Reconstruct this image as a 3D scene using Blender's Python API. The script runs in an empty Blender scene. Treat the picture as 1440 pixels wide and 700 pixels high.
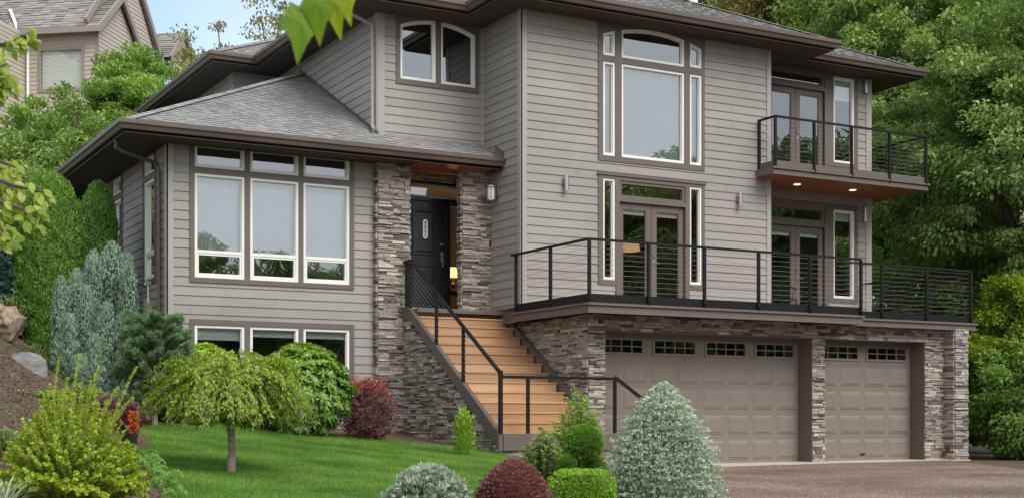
import bpy, math, random
import numpy as np
R = math.radians
S = bpy.context.scene
COL = S.collection
random.seed(7)

# ------------------------------------------------------------------ camera, sky, sun, exposure
EYE = 0.87
TH = math.atan2(3460, 1915)                 # angle between the viewing direction and the long facade
sT, cT = math.sin(TH), math.cos(TH)
cam = bpy.data.cameras.new('camera'); camo = bpy.data.objects.new('camera', cam); COL.objects.link(camo)
camo.location = (0, 0, EYE); camo.rotation_euler = (R(90), 0, TH - R(90))
cam.sensor_width = 36; cam.lens = 36 * 1915 / 1440; cam.shift_y = 238 / 1440
cam.clip_start = .1; cam.clip_end = 2000
cam.dof.use_dof = True; cam.dof.focus_distance = 23; cam.dof.aperture_fstop = 12
S.camera = camo

SUN_EL, SUN_AZ = 46, -76                    # degrees; azimuth from +X, towards -Y (front right of the house)
world = bpy.data.worlds.new('World'); S.world = world; world.use_nodes = True
wn = world.node_tree.nodes; wl = world.node_tree.links
sky = wn.new('ShaderNodeTexSky'); sky.sky_type = 'NISHITA'; sky.sun_disc = False
sky.sun_elevation = R(SUN_EL); sky.sun_rotation = R(90 - SUN_AZ)
sky.air_density = 1.0; sky.dust_density = .6; sky.ozone_density = 1.4
bg = wn['Background']; bg.inputs[1].default_value = .15
# thin bright overcast veil mixed over the blue
tc = wn.new('ShaderNodeTexCoord'); nz = wn.new('ShaderNodeTexNoise'); nz.inputs['Scale'].default_value = 2.2
nz.inputs['Detail'].default_value = 5
rmp = wn.new('ShaderNodeValToRGB'); rmp.color_ramp.elements[0].position = .46; rmp.color_ramp.elements[1].position = .7
mx = wn.new('ShaderNodeMix'); mx.data_type = 'RGBA'
wl.new(tc.outputs['Generated'], nz.inputs['Vector']); wl.new(nz.outputs[0], rmp.inputs[0])
mul = wn.new('ShaderNodeMath'); mul.operation = 'MULTIPLY'; mul.inputs[1].default_value = .5
# the veil is thick over the street side of the sky and thin behind the house
dt = wn.new('ShaderNodeVectorMath'); dt.operation = 'DOT_PRODUCT'; dt.inputs[1].default_value = (-cT, -sT, 0); wl.new(tc.outputs['Generated'], dt.inputs[0])
dm = wn.new('ShaderNodeMapRange'); dm.inputs[1].default_value = -.75; dm.inputs[2].default_value = .35; dm.inputs[3].default_value = 0; dm.inputs[4].default_value = .9; wl.new(dt.outputs['Value'], dm.inputs[0])
mxx = wn.new('ShaderNodeMath'); mxx.operation = 'MAXIMUM'; wl.new(rmp.outputs[0], mul.inputs[0]); wl.new(mul.outputs[0], mxx.inputs[0]); wl.new(dm.outputs[0], mxx.inputs[1]); wl.new(mxx.outputs[0], mx.inputs[0])
wl.new(sky.outputs[0], mx.inputs[6]); mx.inputs[7].default_value = (5.2, 5.3, 5.35, 1)
wl.new(mx.outputs[2], bg.inputs[0])
sl = bpy.data.lights.new('sun', 'SUN'); so = bpy.data.objects.new('sun', sl); COL.objects.link(so)
sl.energy = 2.0; sl.angle = R(40); sl.color = (1, .95, .88)
d = (math.cos(R(SUN_EL)) * math.cos(R(SUN_AZ)), math.cos(R(SUN_EL)) * math.sin(R(SUN_AZ)), math.sin(R(SUN_EL)))
from mathutils import Vector
so.rotation_euler = Vector(d).to_track_quat('Z', 'Y').to_euler()
S.view_settings.view_transform = 'Standard'; S.view_settings.look = 'None'
S.view_settings.exposure = 0.64; S.view_settings.gamma = 1
S.cycles.max_bounces = 6; S.cycles.transparent_max_bounces = 12
S.cycles.diffuse_bounces = 3; S.cycles.glossy_bounces = 3

# ------------------------------------------------------------------ small tools
def spot(px, w):                            # a place on the ground w metres ahead of the viewer
    r = (px - 720) / 1915 * w
    return (r * sT + w * cT, -r * cT + w * sT)

def tag(o, label=None, cat=None, group=None, kind=None):
    if label: o['label'] = label
    if cat: o['category'] = cat
    if group: o['group'] = group
    if kind: o['kind'] = kind
    return o

def empty(name, loc, label, cat, group=None):
    o = bpy.data.objects.new(name, None); COL.objects.link(o); o.location = loc
    o.empty_display_size = .2
    return tag(o, label, cat, group)

def finish(name, verts, faces, mat, parent=None, tone=None, uvs=None, smooth=False, loc=None):
    me = bpy.data.meshes.new(name)
    if isinstance(verts, np.ndarray):
        n = len(verts); m, k = faces.shape
        me.vertices.add(n); me.vertices.foreach_set('co', verts.astype(np.float32).ravel())
        me.loops.add(m * k); me.loops.foreach_set('vertex_index', faces.astype(np.int32).ravel())
        me.polygons.add(m); me.polygons.foreach_set('loop_start', np.arange(0, m * k, k, dtype=np.int32))
        me.polygons.foreach_set('loop_total', np.full(m, k, dtype=np.int32))
        me.update(calc_edges=True)
    else:
        me.from_pydata(verts, [], faces); me.update()
    if tone is not None:
        a = me.attributes.new('tone', 'FLOAT', 'FACE'); a.data.foreach_set('value', np.asarray(tone, dtype=np.float32))
    if uvs is not None:
        u = me.uv_layers.new(name='UVMap'); u.data.foreach_set('uv', np.asarray(uvs, dtype=np.float32).ravel())
    me.materials.append(mat)
    if smooth: me.polygons.foreach_set('use_smooth', np.ones(len(me.polygons), dtype=bool))
    o = bpy.data.objects.new(name, me); COL.objects.link(o)
    if loc is not None: o.location = loc
    if parent is not None:
        o.parent = parent
        # children are built in world coordinates; cancel the chain of parent locations
        p = parent; v = Vector((0, 0, 0))
        while p is not None: v += p.location; p = p.parent
        if loc is None: o.location = -v
        else: o.location = Vector(loc) - v
    return o

class MB:
    def __init__(s): s.v = []; s.f = []; s.t = []; s.uv = []
    def poly(s, pts, tone=.5, uv=None):
        b = len(s.v); s.v += [tuple(p) for p in pts]; s.f.append(tuple(range(b, b + len(pts)))); s.t.append(tone)
        if uv is None:
            a = Vector(pts[0]); n = (Vector(pts[1]) - a).cross(Vector(pts[2]) - a)
            ax = max(range(3), key=lambda i: abs(n[i]))
            uv = [((p[1], p[2]), (p[0], p[2]), (p[0], p[1]))[ax] for p in pts]
        s.uv += list(uv)
    def hexa(s, P, tone=.5):                # P: 8 points, bottom ring then top ring
        for q in ((0, 3, 2, 1), (4, 5, 6, 7), (0, 1, 5, 4), (1, 2, 6, 5), (2, 3, 7, 6), (3, 0, 4, 7)):
            s.poly([P[i] for i in q], tone)
    def box(s, x0, x1, y0, y1, z0, z1, tone=.5):
        s.hexa([(x0, y0, z0), (x1, y0, z0), (x1, y1, z0), (x0, y1, z0), (x0, y0, z1), (x1, y0, z1), (x1, y1, z1), (x0, y1, z1)], tone)
    def fbox(s, fr, u0, u1, n0, n1, z0, z1, tone=.5):
        s.hexa([fr(u0, n0, z0), fr(u1, n0, z0), fr(u1, n1, z0), fr(u0, n1, z0), fr(u0, n0, z1), fr(u1, n0, z1), fr(u1, n1, z1), fr(u0, n1, z1)], tone)
    def bevbox(s, fr, u0, u1, n0, n1, z0, z1, b, tone=.5):   # raised field with sloping edges, open at the back
        A = [(u0, z0), (u1, z0), (u1, z1), (u0, z1)]; B = [(u0 + b, z0 + b), (u1 - b, z0 + b), (u1 - b, z1 - b), (u0 + b, z1 - b)]
        for i in range(4):
            j = (i + 1) % 4
            s.poly([fr(A[i][0], n0, A[i][1]), fr(A[j][0], n0, A[j][1]), fr(B[j][0], n1, B[j][1]), fr(B[i][0], n1, B[i][1])], tone)
        s.poly([fr(p[0], n1, p[1]) for p in B], tone)
    def bar(s, a, b, w, h=None, tone=.5):   # rectangular bar, w across, h upright
        h = h or w; a = Vector(a); b = Vector(b); t = (b - a).normalized()
        up = Vector((0, 0, 1)) if abs(t.z) < .95 else Vector((0, 1, 0))
        r = t.cross(up).normalized() * w / 2; u = r.cross(t).normalized() * h / 2
        s.hexa([a - r - u, a + r - u, a + r + u, a - r + u, b - r - u, b + r - u, b + r + u, b - r + u], tone)
    def tube(s, path, rad, n=8, tone=.5, cap=True):
        path = [Vector(p) for p in path]
        if not hasattr(rad, '__len__'): rad = [rad] * len(path)
        rings = []; ref = Vector((.13, .31, .94))
        for i, p in enumerate(path):
            t = (path[min(i + 1, len(path) - 1)] - path[max(i - 1, 0)]).normalized()
            if abs(t.dot(ref)) > .97: ref = Vector((1, .1, 0))
            a = t.cross(ref).normalized(); b = t.cross(a)
            rings.append([p + (a * math.cos(2 * math.pi * k / n) + b * math.sin(2 * math.pi * k / n)) * rad[i] for k in range(n)])
        for i in range(len(rings) - 1):
            for k in range(n):
                j = (k + 1) % n
                s.poly([rings[i][k], rings[i][j], rings[i + 1][j], rings[i + 1][k]], tone)
        if cap: s.poly(rings[0][::-1], tone); s.poly(rings[-1], tone)
    def lathe(s, c, prof, n=20, tone=.5):
        for (r0, z0), (r1, z1) in zip(prof[:-1], prof[1:]):
            for k in range(n):
                a, b = 2 * math.pi * k / n, 2 * math.pi * (k + 1) / n
                P = [(c[0] + r * math.cos(t), c[1] + r * math.sin(t), c[2] + z) for r, z, t in ((r0, z0, a), (r0, z0, b), (r1, z1, b), (r1, z1, a))]
                s.poly(P, tone)
    def build(s, name, mat, parent=None, smooth=False):
        return finish(name, s.v, s.f, mat, parent, s.t, s.uv, smooth)

def FR(axis, c):                            # frame of a wall: u along it, n outwards, z up
    if axis == 'F': return lambda u, n, z: (u, c - n, z)      # faces the viewer (-Y)
    if axis == 'L': return lambda u, n, z: (c - n, u, z)      # faces left (-X)
    if axis == 'Rt': return lambda u, n, z: (c + n, u, z)     # faces right
    return lambda u, n, z: (u, c + n, z)                      # faces back

def cells(u0, u1, z0, z1, holes):
    zs = sorted({z0, z1, *[min(max(h[k], z0), z1) for h in holes for k in (2, 3)]}); out = []
    for a, b in zip(zs[:-1], zs[1:]):
        if b - a < 1e-5: continue
        mz = (a + b) / 2; spans = [(u0, u1)]
        for h in holes:
            if h[2] < mz < h[3]:
                ns = []
                for p, q in spans:
                    if h[0] > p: ns.append((p, min(q, h[0])))
                    if h[1] < q: ns.append((max(p, h[1]), q))
                spans = [t for t in ns if t[1] - t[0] > 1e-4]
        out += [(p, q, a, b) for p, q in spans]
    return out

def plate(mb, fr, u0, u1, z0, z1, holes, n0, n1, tone=.5):
    for p, q, a, b in cells(u0, u1, z0, z1, holes): mb.fbox(fr, p, q, n0, n1, a, b, tone)

def siding(mb, fr, u0, u1, z0, z1, holes, e=.168, th=.017, zb=.06):
    k0 = math.floor((z0 - zb) / e)
    rr = random.Random(int(u0 * 97 + z1 * 31))
    k = k0
    while zb + k * e < z1:
        a = zb + k * e; b = a + e
        tn = rr.random()
        segs = []; jt = rr.uniform(.6, 3.6)
        for p, q, c, dd in cells(u0, u1, max(a, z0), min(b, z1), holes):
            s0 = p
            while u0 + jt < q:
                if u0 + jt > s0 + .02: segs.append((s0, u0 + jt - .002, c, dd, tn)); s0 = u0 + jt + .002; tn = min(1, max(0, tn + rr.uniform(-.3, .3)))
                jt += 3.66
            segs.append((s0, q, c, dd, tn)); jt = jt if jt < 4 else jt - 3.66 * int((jt - .3) / 3.66)
        for p, q, c, dd, tn in segs:
            n0 = th * (1 - (c - a) / e) + .002; n1 = th * (1 - (dd - a) / e) + .002
            mb.poly([fr(p, n0, c), fr(q, n0, c), fr(q, n1, dd), fr(p, n1, dd)], tn, [(p, c), (q, c), (q, dd), (p, dd)])
            if c - a < 1e-4: mb.poly([fr(p, 0, c), fr(q, 0, c), fr(q, n0, c), fr(p, n0, c)], 0, [(p, c)] * 4)
        k += 1

def clip(poly, a, b, c):                    # keep a*u+b*v<=c
    out = []
    for i in range(len(poly)):
        p, q = poly[i], poly[(i + 1) % len(poly)]
        dp = a * p[0] + b * p[1] - c; dq = a * q[0] + b * q[1] - c
        if dp <= 0: out.append(p)
        if dp * dq < 0:
            t = dp / (dp - dq); out.append((p[0] + t * (q[0] - p[0]), p[1] + t * (q[1] - p[1])))
    return out

def shingles(mb, poly, axis, sgn, c0, E, pitch=.5, e=.135):
    """roof plane; poly in (u along the eave, v horizontal distance up-slope from it)"""
    L = math.sqrt(1 + pitch * pitch); nn = (-pitch / L, 1 / L)
    def P(u, v, n):
        h = v + n * nn[0]; z = E + v * pitch + n * nn[1]
        return (u, c0 + sgn * h, z) if axis == 'F' else (c0 + sgn * h, u, z)
    vm = max(p[1] for p in poly); ev = e / L; k = 0
    rr = random.Random(int(c0 * 131 + E * 7))
    while k * ev < vm:
        a, b = k * ev, (k + 1) * ev
        band = clip(clip(poly, 0, -1, -a), 0, 1, b)
        k += 1
        if len(band) < 3: continue
        u = min(p[0] for p in band); um = max(p[0] for p in band)
        u -= rr.random() * .2
        hi = rr.random() < .5
        while u < um:
            w = rr.uniform(.09, .24) if hi else rr.uniform(.1, .3)
            cc = clip(clip(band, -1, 0, -u), 1, 0, u + w)
            if len(cc) >= 3:
                t0 = .017 if hi else .009; tn = rr.random() * .75 + (.25 if hi else 0)
                pts = [P(p[0], p[1], t0 * (1 - (p[1] - a) / ev) + .003) for p in cc]
                mb.poly(pts, tn, cc)
                lo = [p for p in cc if p[1] - a < 1e-4]
                if len(lo) >= 2:
                    x0, x1 = min(p[0] for p in lo), max(p[0] for p in lo)
                    mb.poly([P(x0, a, -.004), P(x1, a, -.004), P(x1, a, t0 + .003), P(x0, a, t0 + .003)], 0)
            u += w; hi = not hi

def sweep(mb, prof, path, ztop):            # gutter profile (n outwards, dz) mitred along the eaves
    N = []
    for i in range(len(path)):
        ds = []
        if i > 0: ds.append((path[i][0] - path[i - 1][0], path[i][1] - path[i - 1][1]))
        if i < len(path) - 1: ds.append((path[i + 1][0] - path[i][0], path[i + 1][1] - path[i][1]))
        ns = [(dy / math.hypot(dx, dy), -dx / math.hypot(dx, dy)) for dx, dy in ds]
        if len(ns) == 1: N.append(ns[0])
        else:
            m = (ns[0][0] + ns[1][0], ns[0][1] + ns[1][1]); k = m[0] * ns[0][0] + m[1] * ns[0][1]; N.append((m[0] / k, m[1] / k))
    ring = [[(p[0] + n * N[i][0], p[1] + n * N[i][1], ztop + z) for n, z in prof] for i, p in enumerate(path)]
    for i in range(len(path) - 1):
        for k in range(len(prof)):
            j = (k + 1) % len(prof)
            mb.poly([ring[i][k], ring[i + 1][k], ring[i + 1][j], ring[i][j]])
    mb.poly(ring[0]); mb.poly(ring[-1][::-1])

def ledge(mb, fr, u0, u1, z0, z1, holes=(), keep=None, seed=1, deep=.045):
    rr = random.Random(seed); z = math.floor(z0 / .5) * .5; rz = random.Random(5)
    rows = []; zz = 0
    while zz < z1 + .2:
        h = rz.choice([.022, .028, .034, .042, .05, .064]); rows.append((zz, zz + h)); zz += h
    for a, b in rows:
        if b < z0 or a > z1: continue
        a2, b2 = max(a, z0), min(b, z1)
        if b2 - a2 < .012: continue
        u = u0 - (0 if u1 - u0 < .5 else 0)
        while u < u1 - .005:
            w = rr.uniform(.08, .38) * (1.1 if b - a < .05 else .9); q = min(u + w, u1)
            if u1 - q < .05: q = u1
            for p_, q_, c_, d_ in cells(u, q, a2, b2, holes):
                if keep and not keep((p_ + q_) / 2, (c_ + d_) / 2): continue
                if q_ - p_ < .01 or d_ - c_ < .01: continue
                n = rr.uniform(.004, deep); t = rr.random(); g = .0025
                J = lambda m=.006: rr.uniform(-m, m)
                mb.hexa([fr(p_ + g, -.03, c_ + g), fr(q_ - g, -.03, c_ + g), fr(q_ - g + J(.003), n + J(), c_ + g), fr(p_ + g + J(.003), n + J(), c_ + g),
                         fr(p_ + g, -.03, d_ - g), fr(q_ - g, -.03, d_ - g), fr(q_ - g + J(.003), n + J(), d_ - g + J(.002)), fr(p_ + g + J(.003), n + J(), d_ - g + J(.002))], t)
            u = q

# ------------------------------------------------------------------ materials
def new_mat(name):
    m = bpy.data.materials.new(name); m.use_nodes = True
    nt = m.node_tree; return m, nt, nt.nodes, nt.links, nt.nodes['Principled BSDF']

def mat(name, c, c2=None, rough=.6, metal=0, scale=(8, 8, 8), bump=0, bscale=None, coord='UV', tone=0, detail=6, spec=None, stain=0, emit=0):
    """c..c2 mixed by noise, shifted per piece by the 'tone' attribute"""
    m, nt, N, L, P = new_mat(name)
    P.inputs['Roughness'].default_value = rough; P.inputs['Metallic'].default_value = metal
    if spec is not None: P.inputs['Specular IOR Level'].default_value = spec
    tcn = N.new('ShaderNodeTexCoord'); mp = N.new('ShaderNodeMapping'); L.new(tcn.outputs[coord], mp.inputs[0]); mp.inputs['Scale'].default_value = scale
    no = N.new('ShaderNodeTexNoise'); no.inputs['Scale'].default_value = 1; no.inputs['Detail'].default_value = detail; L.new(mp.outputs[0], no.inputs[0])
    mr = N.new('ShaderNodeMapRange'); mr.inputs[1].default_value = .3; mr.inputs[2].default_value = .7; L.new(no.outputs[0], mr.inputs[0])
    fac = mr.outputs[0]
    if tone:
        at = N.new('ShaderNodeAttribute'); at.attribute_name = 'tone'
        mm = N.new('ShaderNodeMix'); mm.data_type = 'FLOAT'; mm.inputs[0].default_value = tone
        L.new(fac, mm.inputs[2]); L.new(at.outputs['Fac'], mm.inputs[3]); fac = mm.outputs[0]
    cm = N.new('ShaderNodeMix'); cm.data_type = 'RGBA'; L.new(fac, cm.inputs[0])
    cm.inputs[6].default_value = (*c, 1); cm.inputs[7].default_value = (*(c2 or c), 1)
    out = cm.outputs[2]
    if stain:
        n2 = N.new('ShaderNodeTexNoise'); n2.inputs['Scale'].default_value = .9; n2.inputs['Detail'].default_value = 8; L.new(tcn.outputs['Object'], n2.inputs[0])
        r2 = N.new('ShaderNodeMapRange'); r2.inputs[1].default_value = .35; r2.inputs[2].default_value = .7; r2.inputs[3].default_value = 1 - stain; r2.inputs[4].default_value = 1 + stain * .4
        L.new(n2.outputs[0], r2.inputs[0])
        hv = N.new('ShaderNodeHueSaturation'); L.new(r2.outputs[0], hv.inputs['Value']); L.new(out, hv.inputs['Color']); out = hv.outputs[0]
    L.new(out, P.inputs['Base Color'])
    if bump:
        src = no.outputs[0]
        if bscale:
            mp2 = N.new('ShaderNodeMapping'); L.new(tcn.outputs[coord], mp2.inputs[0]); mp2.inputs['Scale'].default_value = bscale
            nb = N.new('ShaderNodeTexNoise'); nb.inputs['Scale'].default_value = 1; nb.inputs['Detail'].default_value = 5; L.new(mp2.outputs[0], nb.inputs[0]); src = nb.outputs[0]
        bp = N.new('ShaderNodeBump'); bp.inputs['Distance'].default_value = bump; bp.inputs['Strength'].default_value = 1
        L.new(src, bp.inputs['Height']); L.new(bp.outputs[0], P.inputs['Normal'])
    if emit:
        P.inputs['Emission Color'].default_value = (*c, 1); P.inputs['Emission Strength'].default_value = emit
    return m

def leaf_mat(name, c, c2, rough=.5, trans=.3, tcol=None, spec=.35):
    m, nt, N, L, P = new_mat(name)
    at = N.new('ShaderNodeAttribute'); at.attribute_name = 'tone'
    cm = N.new('ShaderNodeMix'); cm.data_type = 'RGBA'; L.new(at.outputs['Fac'], cm.inputs[0])
    cm.inputs[6].default_value = (*c, 1); cm.inputs[7].default_value = (*c2, 1)
    L.new(cm.outputs[2], P.inputs['Base Color']); P.inputs['Roughness'].default_value = rough
    P.inputs['Specular IOR Level'].default_value = spec
    tr = N.new('ShaderNodeBsdfTranslucent'); ms = N.new('ShaderNodeMixShader'); ms.inputs[0].default_value = trans
    hv = N.new('ShaderNodeHueSaturation'); hv.inputs['Saturation'].default_value = 1.15; hv.inputs['Value'].default_value = 1.5
    L.new(cm.outputs[2], hv.inputs['Color']); L.new(hv.outputs[0], tr.inputs[0])
    L.new(P.outputs[0], ms.inputs[1]); L.new(tr.outputs[0], ms.inputs[2])
    L.new(ms.outputs[0], N['Material Output'].inputs[0])
    return m

def glass_mat(name, base=.3, tint=(.55, .6, .58), gcol=(.92, .96, 1)):
    m, nt, N, L, P = new_mat(name); N.remove(P)
    g = N.new('ShaderNodeBsdfGlossy'); g.inputs['Roughness'].default_value = .004; g.inputs[0].default_value = (*gcol, 1)
    t = N.new('ShaderNodeBsdfTransparent'); t.inputs[0].default_value = (*tint, 1)
    fr = N.new('ShaderNodeFresnel'); fr.inputs[0].default_value = 1.52
    ad = N.new('ShaderNodeMath'); ad.operation = 'MULTIPLY_ADD'; ad.inputs[1].default_value = 1.6; ad.inputs[2].default_value = base; ad.use_clamp = True
    L.new(fr.outputs[0], ad.inputs[0])
    # slight waviness of float glass
    tcn = N.new('ShaderNodeTexCoord'); no = N.new('ShaderNodeTexNoise'); no.inputs['Scale'].default_value = 1.3; no.inputs['Detail'].default_value = 1
    bp = N.new('ShaderNodeBump'); bp.inputs['Distance'].default_value = .004; L.new(tcn.outputs['Object'], no.inputs[0]); L.new(no.outputs[0], bp.inputs['Height']); L.new(bp.outputs[0], g.inputs['Normal'])
    ms = N.new('ShaderNodeMixShader'); L.new(ad.outputs[0], ms.inputs[0]); L.new(t.outputs[0], ms.inputs[1]); L.new(g.outputs[0], ms.inputs[2])
    L.new(ms.outputs[0], N['Material Output'].inputs[0]); return m

M = {}
M['siding'] = mat('lap siding', (.262, .245, .23), (.33, .311, .293), .62, scale=(1.2, 22, 1), bump=.0012, bscale=(5, 70, 1), tone=.6, stain=.1)
M['corner'] = mat('corner board', (.32, .3, .28), (.35, .33, .31), .6, scale=(3, 1, 1), bump=.0008, bscale=(60, 4, 1))
M['trim'] = mat('brown trim', (.115, .093, .082), (.135, .11, .098), .55, scale=(3, 3, 3), bump=.0006, bscale=(30, 30, 1))
M['gutter'] = mat('brown gutter', (.09, .068, .056), (.115, .088, .072), .45, scale=(1.5, 9, 1), stain=.12)
M['soffit'] = mat('painted soffit', (.052, .044, .039), (.066, .056, .05), .8, scale=(1, 8, 1), stain=.1)
M['cedar'] = mat('cedar soffit', (.24, .075, .03), (.36, .13, .055), .45, scale=(1.2, 11, 1), bump=.001)
M['white'] = mat('white vinyl', (.74, .74, .71), (.78, .78, .75), .4)
M['wallin'] = mat('interior plaster', (.42, .38, .33), (.46, .42, .37), .9)
M['floorin'] = mat('interior oak floor', (.22, .12, .06), (.3, .17, .09), .4, scale=(2, 14, 1))
M['glass'] = glass_mat('window glass', .2, (.95, .97, .97))
M['glassdoor'] = glass_mat('door glass', .14, (.93, .95, .9))
M['blind'] = mat('white blind', (.72, .76, .76), (.78, .82, .82), .8, scale=(1, 1, 1), bump=.004, bscale=(.3, 40, 1))
M['sheer'] = mat('sheer curtain', (.40, .46, .49), (.46, .52, .55), .9, scale=(14, .4, 1), bump=.004, bscale=(9, .2, 1))
M['reflectflat'] = mat('flat grey blue painted reflection', (.36, .41, .42), (.39, .44, .45), .9)  # even grey blue painted in for the sky reflected in the glass
M['black'] = mat('black powder coated metal', (.007, .0075, .009), (.012, .0125, .014), .42, scale=(20, 20, 20), bump=.0002, spec=.25)
M['cable'] = mat('stainless cable', (.5, .5, .5), rough=.35, metal=.85)
M['steel'] = mat('brushed steel', (.36, .36, .36), (.46, .46, .46), .36, metal=.9, scale=(60, 2, 1))
M['garage'] = mat('taupe garage door', (.2, .172, .148), (.215, .187, .162), .5, scale=(1, 1, 1), bump=.0006, bscale=(6, 90, 1), stain=.05)
M['dark glass'] = glass_mat('garage door glass', .1, (.1, .1, .1))
M['frontdoor'] = mat('black painted door', (.01, .0105, .013), (.015, .016, .019), .3, scale=(3, 3, 3), bump=.0004, bscale=(40, 3, 1))
M['tread'] = mat('cedar boards', (.31, .17, .082), (.6, .375, .205), .5, scale=(1.1, 26, 1), bump=.0015, tone=.7, detail=8)
M['stringer'] = mat('brown stained stringer', (.1, .082, .07), (.125, .105, .09), .6, scale=(4, 20, 1), bump=.001)
M['shingle'] = mat('grey shingles', (.15, .15, .152), (.42, .415, .405), .9, scale=(55, 55, 1), bump=.0025, tone=.5, stain=.18)
M['conc'] = mat('concrete apron', (.46, .39, .32), (.56, .49, .41), .85, scale=(6, 6, 1), bump=.001, bscale=(90, 90, 1), coord='Object', stain=.15)
M['deckwood'] = mat('deck boards', (.2, .13, .09), (.27, .18, .12), .7, scale=(2, 20, 1))
M['lampglow'] = mat('lit lamp shade', (1.0, .52, .2), rough=.7, emit=2.2)
M['downlight'] = mat('lit downlight lens', (1.0, .9, .75), rough=.5, emit=.75)
M['crystal'] = mat('lit chandelier crystal', (1.0, .72, .45), rough=.3, emit=1.6)
M['terracotta'] = mat('dark plastic pot', (.02, .02, .022), (.03, .03, .032), .45)
M['wood furniture'] = mat('dark furniture wood', (.1, .05, .03), (.16, .08, .05), .5)
M['shade'] = mat('linen lamp shade', (.62, .4, .18), (.7, .47, .24), .8, emit=.5)

# stone: cream to grey brown, every ledge stone its own colour
def stone_mat():
    m, nt, N, L, P = new_mat('ledge stone'); P.inputs['Roughness'].default_value = .85
    at = N.new('ShaderNodeAttribute'); at.attribute_name = 'tone'
    cr = N.new('ShaderNodeValToRGB'); L.new(at.outputs['Fac'], cr.inputs[0]); e = cr.color_ramp.elements
    e[0].position = 0; e[0].color = (.09, .075, .065, 1); e[1].position = 1; e[1].color = (.56, .51, .45, 1)
    for p, c in ((.2, (.2, .17, .145, 1)), (.35, (.32, .28, .245, 1)), (.52, (.4, .345, .295, 1)), (.68, (.34, .325, .31, 1)), (.85, (.45, .4, .35, 1))):
        q = e.new(p); q.color = c
    tcn = N.new('ShaderNodeTexCoord'); mp = N.new('ShaderNodeMapping'); mp.inputs['Scale'].default_value = (14, 14, 30); L.new(tcn.outputs['Object'], mp.inputs[0])
    no = N.new('ShaderNodeTexNoise'); no.inputs['Scale'].default_value = 1; no.inputs['Detail'].default_value = 8; no.inputs['Roughness'].default_value = .65; L.new(mp.outputs[0], no.inputs[0])
    mr = N.new('ShaderNodeMapRange'); mr.inputs[1].default_value = .3; mr.inputs[2].default_value = .7; mr.inputs[3].default_value = .62; mr.inputs[4].default_value = 1.3; L.new(no.outputs[0], mr.inputs[0])
    hv = N.new('ShaderNodeHueSaturation'); L.new(cr.outputs[0], hv.inputs['Color']); L.new(mr.outputs[0], hv.inputs['Value']); L.new(hv.outputs[0], P.inputs['Base Color'])
    bp = N.new('ShaderNodeBump'); bp.inputs['Distance'].default_value = .02; L.new(no.outputs[0], bp.inputs['Height']); L.new(bp.outputs[0], P.inputs['Normal'])
    return m
M['stone'] = stone_mat()
M['mortar'] = mat('stone backing', (.05, .045, .04), (.07, .06, .055), .95)

def aggregate():
    m, nt, N, L, P = new_mat('exposed aggregate driveway'); P.inputs['Roughness'].default_value = .8
    tcn = N.new('ShaderNodeTexCoord'); vo = N.new('ShaderNodeTexVoronoi'); vo.inputs['Scale'].default_value = 58; L.new(tcn.outputs['Object'], vo.inputs[0])
    cr = N.new('ShaderNodeValToRGB'); e = cr.color_ramp.elements; sp = N.new('ShaderNodeSeparateColor'); L.new(vo.outputs['Color'], sp.inputs[0]); L.new(sp.outputs[0], cr.inputs[0])
    e[0].color = (.11, .068, .046, 1); e[1].color = (.3, .205, .145, 1); e[1].position = .93
    q = e.new(.975); q.color = (.6, .52, .45, 1); q = e.new(.5); q.color = (.165, .105, .072, 1)
    n2 = N.new('ShaderNodeTexNoise'); n2.inputs['Scale'].default_value = .5; n2.inputs['Detail'].default_value = 8; L.new(tcn.outputs['Object'], n2.inputs[0])
    mr = N.new('ShaderNodeMapRange'); mr.inputs[1].default_value = .35; mr.inputs[2].default_value = .68; mr.inputs[3].default_value = .62; mr.inputs[4].default_value = 1.3; L.new(n2.outputs[0], mr.inputs[0])
    hv = N.new('ShaderNodeHueSaturation'); L.new(cr.outputs[0], hv.inputs['Color']); L.new(mr.outputs[0], hv.inputs['Value']); L.new(hv.outputs[0], P.inputs['Base Color'])
    bp = N.new('ShaderNodeBump'); bp.inputs['Distance'].default_value = .01; L.new(vo.outputs['Distance'], bp.inputs['Height']); L.new(bp.outputs[0], P.inputs['Normal'])
    return m
M['drive'] = aggregate()
def soil():
    m, nt, N, L, P = new_mat('bark mulch'); P.inputs['Roughness'].default_value = .95
    tcn = N.new('ShaderNodeTexCoord'); no = N.new('ShaderNodeTexNoise'); no.inputs['Scale'].default_value = 22; no.inputs['Detail'].default_value = 8; L.new(tcn.outputs['Object'], no.inputs[0])
    cr = N.new('ShaderNodeValToRGB'); L.new(no.outputs[0], cr.inputs[0]); e = cr.color_ramp.elements
    e[0].position = .35; e[0].color = (.035, .022, .015, 1); e[1].position = .68; e[1].color = (.2, .125, .08, 1)
    n2 = N.new('ShaderNodeTexNoise'); n2.inputs['Scale'].default_value = .8; L.new(tcn.outputs['Object'], n2.inputs[0])
    c2 = N.new('ShaderNodeMix'); c2.data_type = 'RGBA'; c2.inputs[7].default_value = (.06, .1, .025, 1)
    mr = N.new('ShaderNodeMapRange'); mr.inputs[1].default_value = .55; mr.inputs[2].default_value = .7; mr.inputs[4].default_value = .7; L.new(n2.outputs[0], mr.inputs[0]); L.new(mr.outputs[0], c2.inputs[0]); L.new(cr.outputs[0], c2.inputs[6])
    L.new(c2.outputs[2], P.inputs['Base Color'])
    bp = N.new('ShaderNodeBump'); bp.inputs['Distance'].default_value = .05; L.new(no.outputs[0], bp.inputs['Height']); L.new(bp.outputs[0], P.inputs['Normal'])
    return m
M['soil'] = soil()
M['rock'] = mat('grey boulder', (.08, .085, .095), (.3, .29, .28), .9, scale=(3, 3, 9), bump=.06, coord='Object', detail=9)
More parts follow.
